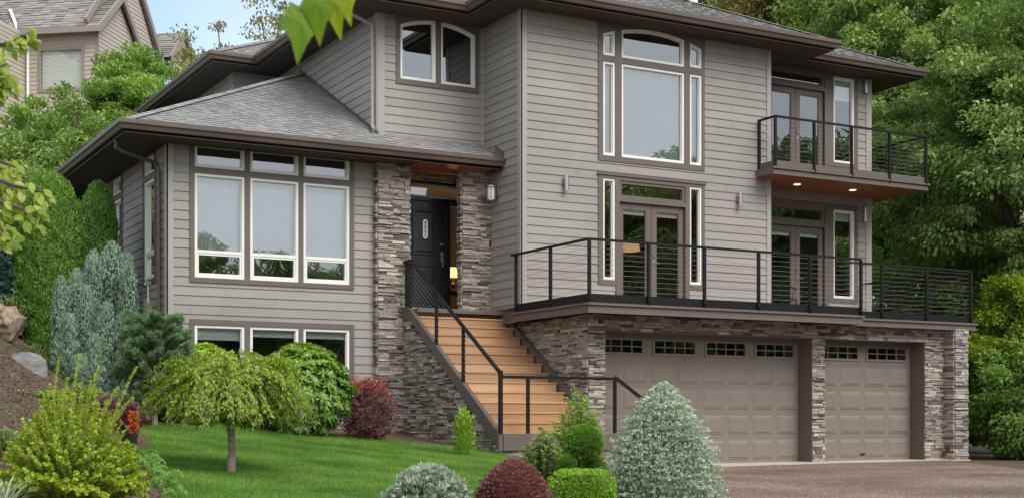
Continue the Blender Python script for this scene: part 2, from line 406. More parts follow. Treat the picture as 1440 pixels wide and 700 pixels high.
M['drift'] = mat('weathered driftwood', (.07, .045, .03), (.36, .27, .2), .8, scale=(14, 14, 3), bump=.04, coord='Object', detail=8)
M['bark'] = mat('brown bark', (.045, .035, .027), (.13, .1, .08), .9, scale=(9, 9, 2), bump=.03, coord='Object')
M['palebark'] = mat('pale bark', (.2, .15, .11), (.42, .35, .28), .8, scale=(5, 5, 30), bump=.005, coord='Object')
# ------------------------------------------------------------------ the ground
def sstep(a, b, x): t = min(max((x - a) / (b - a), 0), 1); return t * t * (3 - 2 * t)
def ground_z(X, Y):
    r = X * sT - Y * cT; w = X * cT + Y * sT
    z = -.612 - .105 * max(r, -16) + .0368 * min(max(w, 0), 60)
    if r < 0: z += .55 * min(max(0, -r - .277 * max(w, 3)), 4) * sstep(6, 13, w)
    z += min(max(0, w - 30) * .25, 8) * sstep(4, -4, r) + min(max(0, w - 32) * .12, 5) * (1 - sstep(4, -4, r))
    k = sstep(.9, 2.0, r) * (1 - sstep(34, 44, w))
    z = z * (1 - k) - .012 * k
    z += .16 * min(max(0, r - (.372 * w + .25)), 6) * sstep(2, 6, w) * (1 - sstep(30, 36, w))
    z -= .085 * max(0, 10 - max(w, 0))
    if w < 6: z = z * sstep(0, 6, w) + (-.86) * (1 - sstep(0, 6, w))
    return z
def rw(r, w): return (r * sT + w * cT, -r * cT + w * sT)

def build_ground():
    rs = sorted(set([-260, -160, -110, -80, -60, -45, -35, -30, -26] + [round(-24 + .4 * i, 2) for i in range(101)] + [18, 22, 28, 40, 60, 90, 130, 200, 300]))
    ws = sorted(set([-300, -200, -120, -80, -50, -30, -20, -12, -6, -3] + [round(.4 * i, 2) for i in range(115)] + [50, 58, 70, 90, 120, 180, 300, 500]))
    V = []; F = []
    for w in ws:
        for r in rs:
            X, Y = rw(r, w); V.append((X, Y, ground_z(X, Y)))
    n = len(rs)
    for j in range(len(ws) - 1):
        for i in range(n - 1): a = j * n + i; F.append((a, a + 1, a + n + 1, a + n))
    tag(finish('ground', V, F, M['soil'], smooth=True), kind='structure')
build_ground()

# driveway of exposed aggregate and the concrete apron in front of the garage
def strip(name, m, A, B, n, dz, lift=0):
    V = []; F = []
    for i in range(n + 1):
        t = i / n
        for s in range(9):
            q = s / 8
            x = (A[0][0] * (1 - t) + A[1][0] * t) * (1 - q) + (B[0][0] * (1 - t) + B[1][0] * t) * q
            y = (A[0][1] * (1 - t) + A[1][1] * t) * (1 - q) + (B[0][1] * (1 - t) + B[1][1] * t) * q
            w = x * cT + y * sT
            V.append((x, y, dz - .085 * max(0, 10 - max(w, 0)) * 1.0))
    for i in range(n):
        for s in range(8): a = i * 9 + s; F.append((a, a + 1, a + 10, a + 9))
    return tag(finish(name, V, F, m), kind='structure')
strip('driveway', M['drive'], ((13.0, 19.75), (4.6, 6.0)), ((21.6, 20.3), (11.4, 4.6)), 30, .006)
ap = MB(); ap.hexa([(13.1, 19.55, -.1), (17.6, 20.0, -.1), (22.4, 20.35, -.1), (13.1, 21.2, -.1), (13.1, 19.55, .012), (17.6, 20.0, .012), (22.4, 20.35, .012), (13.1, 21.2, .012)])
ap = MB()
P4 = [(13.1, 19.35), (17.6, 19.95), (19.0, 20.25), (22.3, 20.38), (22.3, 21.3), (13.1, 21.3)]
ap.poly([(x, y, .012) for x, y in P4]); 
for i in range(6):
    a, b = P4[i], P4[(i + 1) % 6]; ap.poly([(a[0], a[1], -.1), (b[0], b[1], -.1), (b[0], b[1], .012), (a[0], a[1], .012)])
tag(ap.build('concrete_apron', M['conc']), kind='structure')

# ------------------------------------------------------------------ the house
H = empty('house', (12.8, 24, 0), 'large taupe lap-sided two storey house with ledge stone base, deck and double garage', 'house')
F_, L_ = 'F', 'L'
E1 = 8.92; E0 = 5.95

def ring(mb, fr, outer, inner, n0, n1, tone=.5):
    k = len(outer)
    for i in range(k):
        j = (i + 1) % k
        mb.poly([fr(outer[i][0], n1, outer[i][1]), fr(outer[j][0], n1, outer[j][1]), fr(inner[j][0], n1, inner[j][1]), fr(inner[i][0], n1, inner[i][1])], tone)
        mb.poly([fr(outer[i][0], n0, outer[i][1]), fr(outer[j][0], n0, outer[j][1]), fr(outer[j][0], n1, outer[j][1]), fr(outer[i][0], n1, outer[i][1])], tone)
        mb.poly([fr(inner[i][0], n0, inner[i][1]), fr(inner[j][0], n0, inner[j][1]), fr(inner[j][0], n1, inner[j][1]), fr(inner[i][0], n1, inner[i][1])], tone)

def outline(u0, u1, z0, z1, arch=None, ins=0):
    pts = [(u0 + ins, z0 + ins), (u1 - ins, z0 + ins)]
    if arch is None: pts += [(u1 - ins, z1 - ins), (u0 + ins, z1 - ins)]
    else:
        for i in range(9):
            u = (u1 - ins) + (u0 - u1 + 2 * ins) * i / 8; pts.append((u, arch(u) - ins))
    return pts

def window(fr, u0, u1, z0, z1, arch=None, cover=None, sash=None, frame='white', b=.05, glass='glass', parent=None, name='window', n1=.012, label=None):
    """cover: None | ('blind', z_bottom) | ('sheer', z_bottom)"""
    mb = MB(); ring(mb, fr, outline(u0, u1, z0, z1, arch), outline(u0, u1, z0, z1, arch, b), -.09, n1)
    # inner step of the frame
    ring(mb, fr, outline(u0, u1, z0, z1, arch, b - .001), outline(u0, u1, z0, z1, arch, b + .014), -.085, -.02)
    if sash: mb.fbox(fr, u0 + b, u1 - b, -.06, 0.004, sash - .028, sash + .028); ring(mb, fr, outline(u0 + b, u1 - b, z0 + b, sash - .028), outline(u0 + b, u1 - b, z0 + b, sash - .028, None, .035), -.06, -.006)
    w = mb.build(name, M[frame], parent or H)
    if label: w['label'] = label
    g = MB(); g.poly([fr(u, -.045, z) for u, z in outline(u0, u1, z0, z1, arch, b * .6)]); g.build('pane', M[glass], w)
    if cover:
        kind, zb = cover; c = MB(); zt = z1 - .03
        if kind == 'shade': c.fbox(fr, u0 + .03, u1 - .03, -.125, -.11, zb, zt); c.build('blind_or_reflection', M['reflectflat'], w)  # added sheet behind the pane; its colour imitates a sky reflection
        elif kind == 'blind':
            c.fbox(fr, u0 + .03, u1 - .03, -.125, -.11, zb, zt); c.fbox(fr, u0 + .03, u1 - .03, -.13, -.1, zb - .025, zb)
            c.build('blind_or_reflection', M['blind'], w)
        else:
            n = max(8, int((u1 - u0) / .018)); rr = random.Random(int(u0 * 50))
            off = [math.sin(i * 1.1 + rr.random() * .5) * .004 for i in range(n + 1)]
            for i in range(n):
                a = u0 + .02 + (u1 - u0 - .04) * i / n; q = u0 + .02 + (u1 - u0 - .04) * (i + 1) / n
                c.poly([fr(a, -.16 + off[i], zb), fr(q, -.16 + off[i + 1], zb), fr(q, -.16 + off[i + 1], zt), fr(a, -.16 + off[i], zt)])
            c.build('sheer_curtain', M['sheer'], w)
    return w

def trim(fr, u0, u1, z0, z1, holes, arch=None, n1=.034, skip=None):
    """flat brown casing; arch holes get their corners filled"""
    mb = MB(); hs = []
    for h in holes:
        if len(h) > 4:
            f = h[4]; top = max(f(h[0] + (h[1] - h[0]) * i / 8) for i in range(9)); hs.append((h[0], h[1], h[2], top))
            for i in range(8):
                a = h[0] + (h[1] - h[0]) * i / 8; q = h[0] + (h[1] - h[0]) * (i + 1) / 8
                mb.hexa([fr(a, -.1, f(a)), fr(q, -.1, f(q)), fr(q, n1, f(q)), fr(a, n1, f(a)), fr(a, -.1, top + .0005), fr(q, -.1, top + .0005), fr(q, n1, top + .0005), fr(a, n1, top + .0005)])
        else: hs.append(h)
    plate(mb, fr, u0, u1, z0, z1, hs + (skip or []), -.1, n1)
    return mb.build('window_trim', M['trim'], H)

def wall(fr, u0, u1, z0, z1, wins, trims, name='siding_wall', corners=()):
    mb = MB(); hs = [(t[0] + .01, t[1] - .01, t[2] + .01, t[3] - .01) for t in trims]
    cs = [(c[0], c[1], z0, z1) for c in corners]
    siding(mb, fr, u0, u1, z0, z1, hs + cs)
    o = mb.build(name, M['siding'], H)
    b = MB(); plate(b, fr, u0, u1, z0, z1, [w[:4] for w in wins], -.16, -.012); b.build('inner_wall', M['wallin'], o)
    if corners:
        c = MB()
        for a, q in corners: c.fbox(fr, a, q, -.01, .03, z0, z1)
        c.build('corner_board', M['corner'], o)
    return o

# --- main facade
f1 = FR(F_, 22.8)
archm = lambda u: 8.72 - .22 * ((u - 15.885) / 1.215) ** 2
mw = [(14.67, 14.96, 6.09, 7.96), (15.11, 16.66, 6.09, 7.96), (16.79, 17.1, 6.09, 7.96),
      (14.67, 14.96, 8.08, 8.6, archm), (15.11, 16.66, 8.08, 8.72, archm), (16.79, 17.1, 8.1, 8.6, archm)]
sd = [(14.67, 14.96, 3.63, 5.64), (16.79, 17.1, 3.63, 5.64)]
dr = (15.06, 16.68, 3.02, 5.2); tr_ = (15.06, 16.68, 5.27, 5.62)
wall(f1, 12.82, 18.93, 2.75, 8.73, [(a[0], a[1], a[2], a[3]) for a in mw] + sd + [dr, tr_], [(14.56, 17.17, 5.98, 8.78), (14.56, 17.17, 3.53, 5.73), (14.96, 16.79, 2.9, 3.6)], 'siding_wall', [(12.8, 12.93), (18.82, 18.93)])
trim(f1, 14.56, 17.17, 5.98, 8.75, mw)
trim(f1, 14.56, 17.17, 3.53, 5.73, sd + [(dr[0], dr[1], 3.0, 5.2), tr_])
tb = MB(); tb.fbox(f1, 14.98, 15.06, -.1, .034, 3.0, 3.529); tb.build('window_trim', M['trim'], H); tb = MB(); tb.fbox(f1, 16.68, 16.78, -.1, .034, 3.0, 3.529); tb.build('window_trim', M['trim'], H); tb = MB()
tb.fbox(f1, 14.53, 17.2, .0345, .06, 5.70, 5.745); tb.build('door_head_trim', M['trim'], H)
for a in mw: window(f1, a[0], a[1], a[2], a[3], a[4] if len(a) > 4 else None, cover=('shade', 6.12) if len(a) == 4 and a[1] - a[0] > 1 else (('sheer', 6.12) if len(a) == 4 else None))  # wide pane gets a painted reflection sheet, no real blind
for a in sd: window(f1, *a, cover=None, b=.045, glass='glassdoor')
window(f1, *tr_, frame='trim', glass='glassdoor', name='transom_window', b=.06)

def french(fr, u0, u1, z0, z1, blindz=None, handle=True):
    mid = (u0 + u1) / 2
    for a, q, s in ((u0, mid - .006, 1), (mid + .006, u1, -1)):
        mb = MB(); O = outline(a, q, z0, z1); I = [(a + .115, z0 + .24), (q - .115, z0 + .24), (q - .115, z1 - .13), (a + .115, z1 - .13)]
        ring(mb, fr, O, I, -.09, -.035)
        ring(mb, fr, [(x + dx, z + dz) for (x, z), (dx, dz) in zip(I, ((-.002, -.002), (.002, -.002), (.002, .002), (-.002, .002)))],
             [(I[0][0] + .02, I[0][1] + .02), (I[1][0] - .02, I[1][1] + .02), (I[2][0] - .02, I[2][1] - .02), (I[3][0] + .02, I[3][1] - .02)], -.08, -.045)
        d = mb.build('door', M['trim'], H); 
        g = MB(); g.poly([fr(x, -.06, z) for x, z in I]); g.build('pane', M['glassdoor'], d)
        b = MB(); b.fbox(fr, I[0][0], I[1][0], -.1, -.088, I[2][1] - (blindz or .1), I[2][1]); b.build('blind_or_reflection', M['blind'], d)
        if handle and s == -1:
            h = MB(); h.tube([fr(a + .05, -.03, z0 + 1.0), fr(a + .05, .02, z0 + 1.0), fr(a + .16, .02, z0 + 1.0)], .011, 6)
            h.fbox(fr, a + .028, a + .072, -.035, -.025, z0 + .92, z0 + 1.08); h.tube([fr(a + .05, -.03, z0 + 1.16), fr(a + .05, .0, z0 + 1.16)], .022, 8)
            h.build('handle', M['steel'], d)
french(f1, *dr)

# --- return wall between porch and main facade
r1 = FR(L_, 12.82)
wall(r1, 22.8, 24.35, 3.02, 8.73, [], [], corners=[(22.77, 22.9)])
mb = MB(); mb.fbox(r1, 22.8, 24.95, -.12, .02, 2.72, 3.018); mb.fbox(f1, 12.8, 18.9, -.2, .02, 2.72, 2.9); mb.build('skirt_board', M['trim'], H)

# --- bay wall with the arched pair
f2 = FR(F_, 24.35)
archb = lambda u: 8.73 - .17 * ((u - 11.795) / .815) ** 2
bw = [(10.97, 11.74, 7.5, 8.73, archb), (11.85, 12.62, 7.5, 8.73, archb)]
wall(f2, 10.5, 12.815, 5.9, 8.73, bw, [(10.88, 12.7, 7.4, 8.8)], corners=[(10.5, 10.64), (12.75, 12.81)])
trim(f2, 10.88, 12.7, 7.4, 8.75, bw)
for a in bw: window(f2, *a)
wall(FR(L_, 10.5), 24.35, 30.1, 5.4, 8.73, [], [], corners=[(24.33, 24.43)])
wall(FR(F_, 30.1), 9.45, 10.5, 5.4, 8.73, [], [])
wall(FR(L_, 9.45), 30.1, 36.5, 2, 8.73, [], [])

# --- wing, front wall
f3 = FR(F_, 24.2)
top3 = [(6.86, 7.79), (7.89, 8.83), (8.92, 9.85)]
w3 = [(a, q, 5.39, 5.82) for a, q in top3]; w3b = [(a, q, 3.41, 5.28) for a, q in top3]; w3c = [(a, q, 1.72, 2.56) for a, q in top3]
wall(f3, 6.37, 10.36, .2, 5.76, w3 + w3b + w3c, [(6.77, 9.94, 3.32, 5.93), (6.77, 9.94, 1.6, 2.66)], corners=[(6.35, 6.48)])
trim(f3, 6.77, 9.94, 3.32, 5.75, w3 + w3b); trim(f3, 6.77, 9.94, 1.6, 2.66, w3c)
for a in w3: window(f3, *a)
for a in w3b: window(f3, *a, cover=('sheer', 3.9), sash=3.88)
for i, a in enumerate(w3c): window(f3, *a, cover=('blind', 2.32 if i == 0 else 2.4))
# --- wing, side wall
l3 = FR(L_, 6.37)
ws_ = [(24.99, 25.76, 5.39, 5.72), (24.99, 25.76, 3.45, 5.28), (27.6, 28.36, 5.39, 5.72), (27.6, 28.36, 3.45, 5.28)]
wall(l3, 24.2, 32.5, .2, 5.76, ws_, [(24.9, 25.85, 3.36, 5.8), (27.5, 28.45, 3.36, 5.8)], corners=[(24.17, 24.27)])
trim(l3, 24.9, 25.85, 3.36, 5.75, ws_[:2]); trim(l3, 27.5, 28.45, 3.36, 5.75, ws_[2:])
for i, a in enumerate(ws_): window(l3, *a, sash=3.95 if i % 2 else None, glass='glassdoor')

# --- recessed right wall on both floors
f4 = FR(F_, 23.7)
d1 = (19.62, 21.24, 3.02, 5.2); t1 = (19.62, 21.24, 5.29, 5.64); n1_ = (21.5, 22.14, 3.62, 5.64)
d2 = (19.62, 21.24, 6.14, 8.3); t2 = (19.62, 21.24, 8.38, 8.68); n2_ = (21.5, 22.14, 6.72, 8.68)
wall(f4, 18.93, 22.65, 2.75, 8.73, [d1, t1, n1_, d2, t2, n2_], [(19.5, 22.24, 3.52, 5.76), (19.5, 21.36, 2.9, 3.6), (19.5, 22.24, 6.62, 8.8), (19.5, 21.36, 6.1, 6.7)], corners=[(22.5, 22.66)])
trim(f4, 19.5, 22.24, 3.52, 5.76, [d1, t1, n1_]); trim(f4, 19.5, 22.24, 6.62, 8.75, [d2, t2, n2_])
tb = MB()
for z0, z1 in ((3.0, 3.519), (6.12, 6.619)):
    for a, q in ((19.51, 19.62), (21.24, 21.36)): tb = MB(); tb.fbox(f4, a, q, -.1, .034, z0, z1); tb.build('door_casing', M['trim'], H)
french(f4, *d1); french(f4, *d2, blindz=.02)
window(f4, *t1, frame='trim', glass='glassdoor', name='transom_window', b=.06); window(f4, *t2, frame='trim', glass='glassdoor', name='transom_window', b=.06)
window(f4, *n1_, cover=('blind', 5.43), glass='glassdoor'); window(f4, *n2_, cover=('blind', 8.2), glass='glassdoor')
wall(FR('Rt', 18.93), 22.8, 23.7, 2.75, 8.73, [], []); wall(FR('Rt', 22.65), 23.7, 34, 0, 8.73, [], [], corners=[(23.68, 23.8)])
bk = MB(); bk.box(9.5, 22.6, 34.0, 34.2, 0, 8.73); bk.box(6.4, 9.5, 32.4, 32.5, 0, 5.7); bk.box(9.5, 10.4, 34.2, 36.5, 2, 8.73); bk.build('back_wall', M['siding'], H)

# --- floors and partitions seen dimly through the glass
ins = MB(); ins.box(6.45, 10.4, 24.4, 33.9, 2.8, 3.0); ins.box(10.4, 22.5, 25.1, 33.9, 2.8, 3.0); ins.box(12.98, 18.8, 22.98, 25.1, 2.8, 3.0); ins.box(12.99, 13.09, 22.97, 24.7, 3.0, 5.8); ins.box(18.8, 22.5, 23.88, 25.1, 2.8, 3.0)
ins.build('inner_floor', M['floorin'], H)
ins = MB(); ins.box(10.7, 22.5, 24.6, 33.9, 5.8, 6.02); ins.box(13.0, 18.8, 22.98, 24.6, 5.8, 6.02)
ins.box(10.72, 22.4, 28.5, 28.6, 3.0, 5.8); ins.box(10.72, 22.4, 28.5, 28.6, 6.02, 8.7); ins.box(6.5, 10.3, 30, 30.1, .5, 5.7); ins.box(6.5, 10.3, 28, 28.1, .5, 2.8)
ins.box(13.9, 14.0, 25.2, 28.4, 3.0, 5.8); ins.box(18.4, 18.5, 23.0, 28.4, 6.02, 8.7); ins.box(18.4, 18.5, 23.9, 28.4, 3, 5.8); ins.box(10.4, 10.5, 24.5, 28.4, 0.5, 5.7)
ins.build('partition_wall', M['wallin'], H)

# --- soffits
sf = MB(); sf.box(12.1, 20.13, 22.15, 23.6, 8.73, 8.76); sf.box(9.75, 20.13, 23.6, 29.4, 8.73, 8.76); sf.box(8.75, 20.13, 29.4, 37, 8.73, 8.76); sf.box(20.13, 23.6, 23.0, 34.5, 8.73, 8.76)
sf.box(5.46, 10.46, 23.5, 24.03, 5.76, 5.79); sf.box(5.46, 10.46, 24.03, 33, 5.76, 5.79); sf.box(10.46, 11.05, 23.5, 24.9, 5.76, 5.79); sf.box(12.62, 12.8, 23.5, 24.9, 5.76, 5.79)
sf.build('soffit', M['soffit'], H)
cs = MB(); cs.box(11.05, 12.62, 23.5, 24.9, 5.755, 5.79); cs.build('porch_soffit', M['cedar'], H)

# --- roofs: shingles course by course, gutters mitred round the eaves
def roof(name, planes, deck=True):
    mb = MB()
    for args in planes: shingles(mb, *args)
    return mb.build(name, M['shingle'], H)
rw_ = roof('wing_roof', [([(5.46, 0), (10.5, 0), (10.5, 5.04)], 'F', 1, 23.5, E0), ([(10.5, 0), (12.82, 0), (12.82, .86), (10.5, .86)], 'F', 1, 23.5, E0),
    ([(23.5, 0), (33.5, 0), (33.5, 5.04), (28.54, 5.04)], 'L', 1, 5.46, E0)])
rm_ = roof('main_roof', [([(12.1, 0), (20.13, 0), (16.115, 4.015)], 'F', 1, 22.15, E1),
    ([(22.15, 0), (26.165, 0), (26.165, 4.015)], 'L', -1, 20.13, E1), ([(26.165, 0), (35, 0), (35, 4.015), (26.165, 4.015)], 'L', -1, 20.13, E1), ([(27.62, 4.015), (35, 4.015), (35, 5.18), (28.8, 5.18)], 'L', -1, 20.13, E1),
    ([(22.15, 0), (23.6, 0), (27.6, 4.0), (26.165, 4.015)], 'L', 1, 12.1, E1), ([(9.75, 0), (12.1, 0), (16.1, 4.0), (14.95, 5.2)], 'F', 1, 23.6, E1),
    ([(23.6, 0), (29.4, 0), (34.6, 5.2), (28.8, 5.2)], 'L', 1, 9.75, E1), ([(8.75, 0), (9.75, 0), (14.7, 4.95), (13.7, 4.95)], 'F', 1, 29.4, E1),
    ([(29.4, 0), (37, 0), (37, 4.95), (34.35, 4.95)], 'L', 1, 8.75, E1),
    ([(17, 0), (23.6, 0), (19.6, 4), (17, 4)], 'F', 1, 23.0, E1), ([(23.0, 0), (34.5, 0), (34.5, 4), (27, 4)], 'L', -1, 23.6, E1)])
caps = MB()                                  # hip and ridge cap shingles
def hipcap(a, b):
    a, b = Vector(a), Vector(b); n = int((b - a).length / .17); rr = random.Random(3)
    t = (b - a) / n; side = Vector((t.y, -t.x, 0)).normalized() * .12
    for i in range(n):
        p = a + t * i; q = p + t * 1.25; up = Vector((0, 0, .035)); dn = Vector((0, 0, -.026))
        q0 = q + Vector((0, 0, -.012)); tn = rr.random()
        caps.poly([p + side + dn + up * .6, p + up, q0 + up, q0 + side + dn + up * .6], tn); caps.poly([p - side + dn + up * .6, p + up, q0 + up, q0 - side + dn + up * .6], tn)
        caps.poly([p + side + dn, p + up, p + side + dn + up * .6], 0); caps.poly([p - side + dn, p + up, p - side + dn + up * .6], 0)
hipcap((5.46, 23.5, E0 + .01), (10.5, 28.54, E0 + 2.53)); hipcap((20.13, 22.15, E1 + .01), (16.115, 26.165, E1 + 2.02)); hipcap((23.6, 23.0, E1 + .01), (19.6, 27, E1 + 2.01))
hipcap((8.75, 29.4, E1 + .01), (13.7, 34.35, E1 + 2.48)); hipcap((9.75, 23.6, E1 + .01), (14.95, 28.8, E1 + 2.6)); hipcap((12.1, 22.15, E1 + .01), (16.115, 26.165, E1 + 2.02))
caps.build('ridge_caps', M['shingle'], rm_)
GP = [(-.02, .01), (-.02, -.2), (.0, -.2), (.0, -.155), (.065, -.15), (.085, -.09), (.115, -.06), (.115, .012), (.1, .012), (.1, -.05), (0, -.06), (0, .01)]
for nm, path, zt in (('wing_gutter', [(5.46, 33), (5.46, 23.5), (12.79, 23.5)], E0), ('main_gutter', [(8.75, 37), (8.75, 29.4), (9.75, 29.4), (9.75, 23.6), (12.1, 23.6), (12.1, 22.15), (20.13, 22.15), (20.13, 23.05)], E1), ('right_gutter', [(18.95, 23.0), (23.6, 23.0), (23.6, 34.5)], E1)):
    g = MB(); sweep(g, GP, path, zt); g.build(nm, M['gutter'], H)
# kick-out flashing, roof-wall flashing
fl = MB(); fl.hexa([(12.6, 23.47, E0 + .03), (12.82, 23.47, E0 + .03), (12.82, 23.8, E0 + .2), (12.78, 23.8, E0 + .2), (12.6, 23.47, E0 + .05), (12.82, 23.47, E0 + .16), (12.82, 23.8, E0 + .32), (12.79, 23.8, E0 + .32)])
fl.build('flashing', M['gutter'], H)
fl = MB()
fl.hexa([(10.46, 24.3, E0 + .41), (10.5, 24.3, E0 + .41), (10.5, 28.6, E0 + 2.56), (10.46, 28.6, E0 + 2.56), (10.46, 24.3, E0 + .47), (10.5, 24.3, E0 + .47), (10.5, 28.6, E0 + 2.62), (10.46, 28.6, E0 + 2.62)])
fl.build('flashing', M['gutter'], H)
# downspouts
ds = MB(); ds.tube([(5.5, 24.3, 5.74), (5.5, 24.3, 5.62), (5.62, 24.3, 5.56), (6.28, 24.5, 5.44), (6.3, 24.5, 5.3), (6.3, 24.5, 1.2)], .038, 8); ds.tube([(6.3, 24.5, 4.56), (6.3, 24.5, 4.62)], .046, 8); ds.build('downspout', M['gutter'], H)
ds = MB(); ds.tube([(9.75, 24.3, 8.72), (9.75, 24.3, 8.66), (10.4, 24.42, 8.5), (10.42, 24.42, 8.4), (10.42, 24.42, 6.55), (10.36, 24.2, 6.42)], .036, 8); ds.build('downspout', M['corner'], H)
vp = MB(); vp.tube([(18.0, 24.3, 9.8), (18.0, 24.3, 10.5)], .11, 14); vp.tube([(18.0, 24.3, 10.5), (18, 24.3, 10.56)], .16, 14); vp.build('roof_vent', M['white'], rm_)
rv = MB(); rv.box(11.6, 11.85, 23.95, 24.15, E1 + .16, E1 + .3); rv.build('roof_vent', M['black'], rm_)
rv = MB(); rv.box(10.2, 10.55, 29.75, 29.95, E1 + .1, E1 + .26); rv.build('roof_vent', M['black'], rm_)

# --- ledge stone
def stone(fr, u0, u1, z0, z1, holes=(), keep=None, seed=1, back=True, name='stone_veneer', deep=.045):
    mb = MB(); ledge(mb, fr, u0, u1, z0, z1, holes, keep, seed, deep); o = mb.build(name, M['stone'], H)
    if back:
        b = MB()
        if keep is None: plate(b, fr, u0 + .01, u1 - .01, z0, z1 - .004, list(holes), -.14, .0)
        b.build('stone_backing', M['mortar'], o) if b.v else None
    return o
fg = FR(F_, 20.75)
G1 = (13.4, 18.27, -.1, 2.46); G2 = (18.6, 21.33, -.1, 2.46)
stone(fg, 13.05, 21.9, 0.0, 2.75, [G1, G2], seed=2)
# projecting column at the right end, with its left face and right flank
stone(FR(F_, 20.45), 21.9, 22.28, 0, 2.75, seed=3); stone(FR(L_, 21.9), 20.45, 20.75, 0, 2.75, seed=4, back=False); stone(FR('Rt', 22.28), 20.45, 24, 0, 2.75, seed=5)
stone(FR('Rt', 18.6), 20.75, 20.8, 0, 2.46, seed=7, back=False)
# side of the garage block beside the stair
nose = lambda y: 3.0 - .183 / .275 * (23.78 - y)
sideg = FR(L_, 13.05)
stone(sideg, 20.75, 24.9, 0, 2.74, seed=8)
# outer stair flank below the stringer
fs = FR(L_, 10.93)
zlow = lambda y: nose(y) - .26 if y < 23.7 else 2.78
def kp(u, z): return z < min(zlow(u), 2.78) and (u > 20.1)
stone(fs, 20.14, 24.04, .0, 2.8, keep=kp, seed=9, back=False)
b = MB(); pts = [(20.16, 0), (24.0, 0), (24.0, 2.7), (23.6, 2.6), (20.4, .45), (20.16, .4)]; b.poly([fs(u, -.002, z) for u, z in pts]); b.poly([fs(u, -.12, z) for u, z in pts]); b.build('stone_backing', M['mortar'], H)
stone(FR(F_, 20.17), 10.93, 13.3, 0, .34, seed=10)
# porch columns and header
stone(FR(F_, 24.04), 10.37, 11.03, .2, 5.76, seed=11); stone(FR(L_, 10.37), 24.04, 24.2, .2, 5.76, seed=12, back=False); stone(FR('Rt', 11.03), 24.04, 24.95, 3, 5.76, seed=13)
stone(FR(F_, 24.04), 12.18, 12.815, 2.9, 5.76, seed=14); stone(FR(L_, 12.18), 24.04, 24.22, 2.9, 5.76, seed=15)
stone(FR(F_, 24.8), 11.03, 12.81, 5.62, 5.76, seed=16)

# --- garage doors
def garage_door(u0, u1, ncol, nwin):
    fr = FR(F_, 21.13); mb = MB(); mb.fbox(fr, u0, u1, -.06, 0, .01, 2.46)
    hs = 2.44 / 5
    for k in range(1, 5): mb.fbox(fr, u0, u1, 0, .004, .01 + hs * k - hs + .004, .01 + hs * k - .006)
    mb.fbox(fr, u0, u1, 0, .004, .01 + hs * 4 + .004, 2.45)
    cw = (u1 - u0) / ncol
    for k in range(4):
        for c in range(ncol):
            a = u0 + c * cw + .05; q = u0 + (c + 1) * cw - .05; z0 = .01 + hs * k + .06; z1 = .01 + hs * (k + 1) - .06
            mb.bevbox(fr, a, q, .0042, .016, z0, z1, .02); mb.bevbox(fr, a + .035, q - .035, .0162, .0072 + .02, z0 + .035, z1 - .035, .018)
    d = mb.build('garage_door', M['garage'], H)
    ww = (u1 - u0) / nwin
    for c in range(nwin):
        a = u0 + c * ww + .14; q = u0 + (c + 1) * ww - .14; z0 = 2.1; z1 = 2.33
        f = MB(); ring(f, fr, outline(a - .045, q + .045, z0 - .045, z1 + .045), outline(a, q, z0, z1), .003, .026)
        for i in (1, 2, 3): u = a + (q - a) * i / 4; f.fbox(fr, u - .009, u + .009, .006, .02, z0, z1)
        f.fbox(fr, a, q, .0062, .0195, (z0 + z1) / 2 - .009, (z0 + z1) / 2 + .009)
        w = f.build('door_window', M['garage'], d)
        g = MB(); g.poly([fr(u, .005, z) for u, z in outline(a, q, z0, z1)]); g.build('pane', M['dark glass'], w)
    hd = MB(); hd.fbox(fr, (u0 + u1) / 2 - .06, (u0 + u1) / 2 + .06, .012, .03, .12, .15); hd.build('handle', M['black'], d)
garage_door(13.4, 18.255, 8, 4); garage_door(18.62, 21.315, 4, 2)
jb = MB()
for a, q in ((13.4, 18.27), (18.6, 21.33)):
    jb.box(a - .03, a + .006, 20.735, 21.18, 0.013, 2.452); jb.box(q - .006, q + .03, 20.735, 21.18, 0.013, 2.452)
    jb.box(a - .03, q + .03, 20.735, 21.18, 2.453, 2.5)
    jb.fbox(fg, a, q, -.36, -.3, 2.36, 2.459); 
jb.build('garage_jamb', M['trim'], H)
gb = MB(); gb.box(13.2, 21.8, 21.3, 21.4, 0, 2.7); gb.build('garage_back', M['mortar'], H)

# --- deck, its fascia and boards
dk = MB(); dk.poly([(x, y, 2.99) for x, y in ((12.63, 20.03), (18.9, 20.03), (18.9, 20.45), (22.45, 20.45), (22.45, 23.68), (12.84, 23.68), (12.63, 22.79))])
for i in range(26): y = 20.05 + i * .142; dk.box(12.66 if y < 22.7 else 18.95, 18.9 if y < 20.46 else 22.42, y, y + .134, 2.992, 3.005)
deck = dk.build('deck', M['deckwood'], H)
fa = MB(); fa.box(12.58, 18.92, 20.0, 20.04, 2.71, 2.88); fa.box(12.58, 12.62, 20.04, 22.8, 2.71, 2.88); fa.box(18.92, 22.5, 20.42, 20.46, 2.72, 2.87); fa.box(22.46, 22.5, 20.46, 24, 2.72, 2.87); fa.box(18.88, 18.92, 20.04, 20.46, 2.71, 2.88)
fa.box(12.56, 18.94, 19.96, 20.0, 2.845, 2.885); fa.box(12.54, 12.58, 19.96, 22.8, 2.845, 2.885); fa.box(18.94, 22.52, 20.38, 20.42, 2.835, 2.875)
fa.build('deck_fascia', M['trim'], deck)
us = MB(); us.box(12.62, 18.9, 20.04, 22.95, 2.76, 2.775); us.box(18.9, 22.46, 20.46, 23.9, 2.76, 2.775); us.build('deck_underside', M['soffit'], deck)

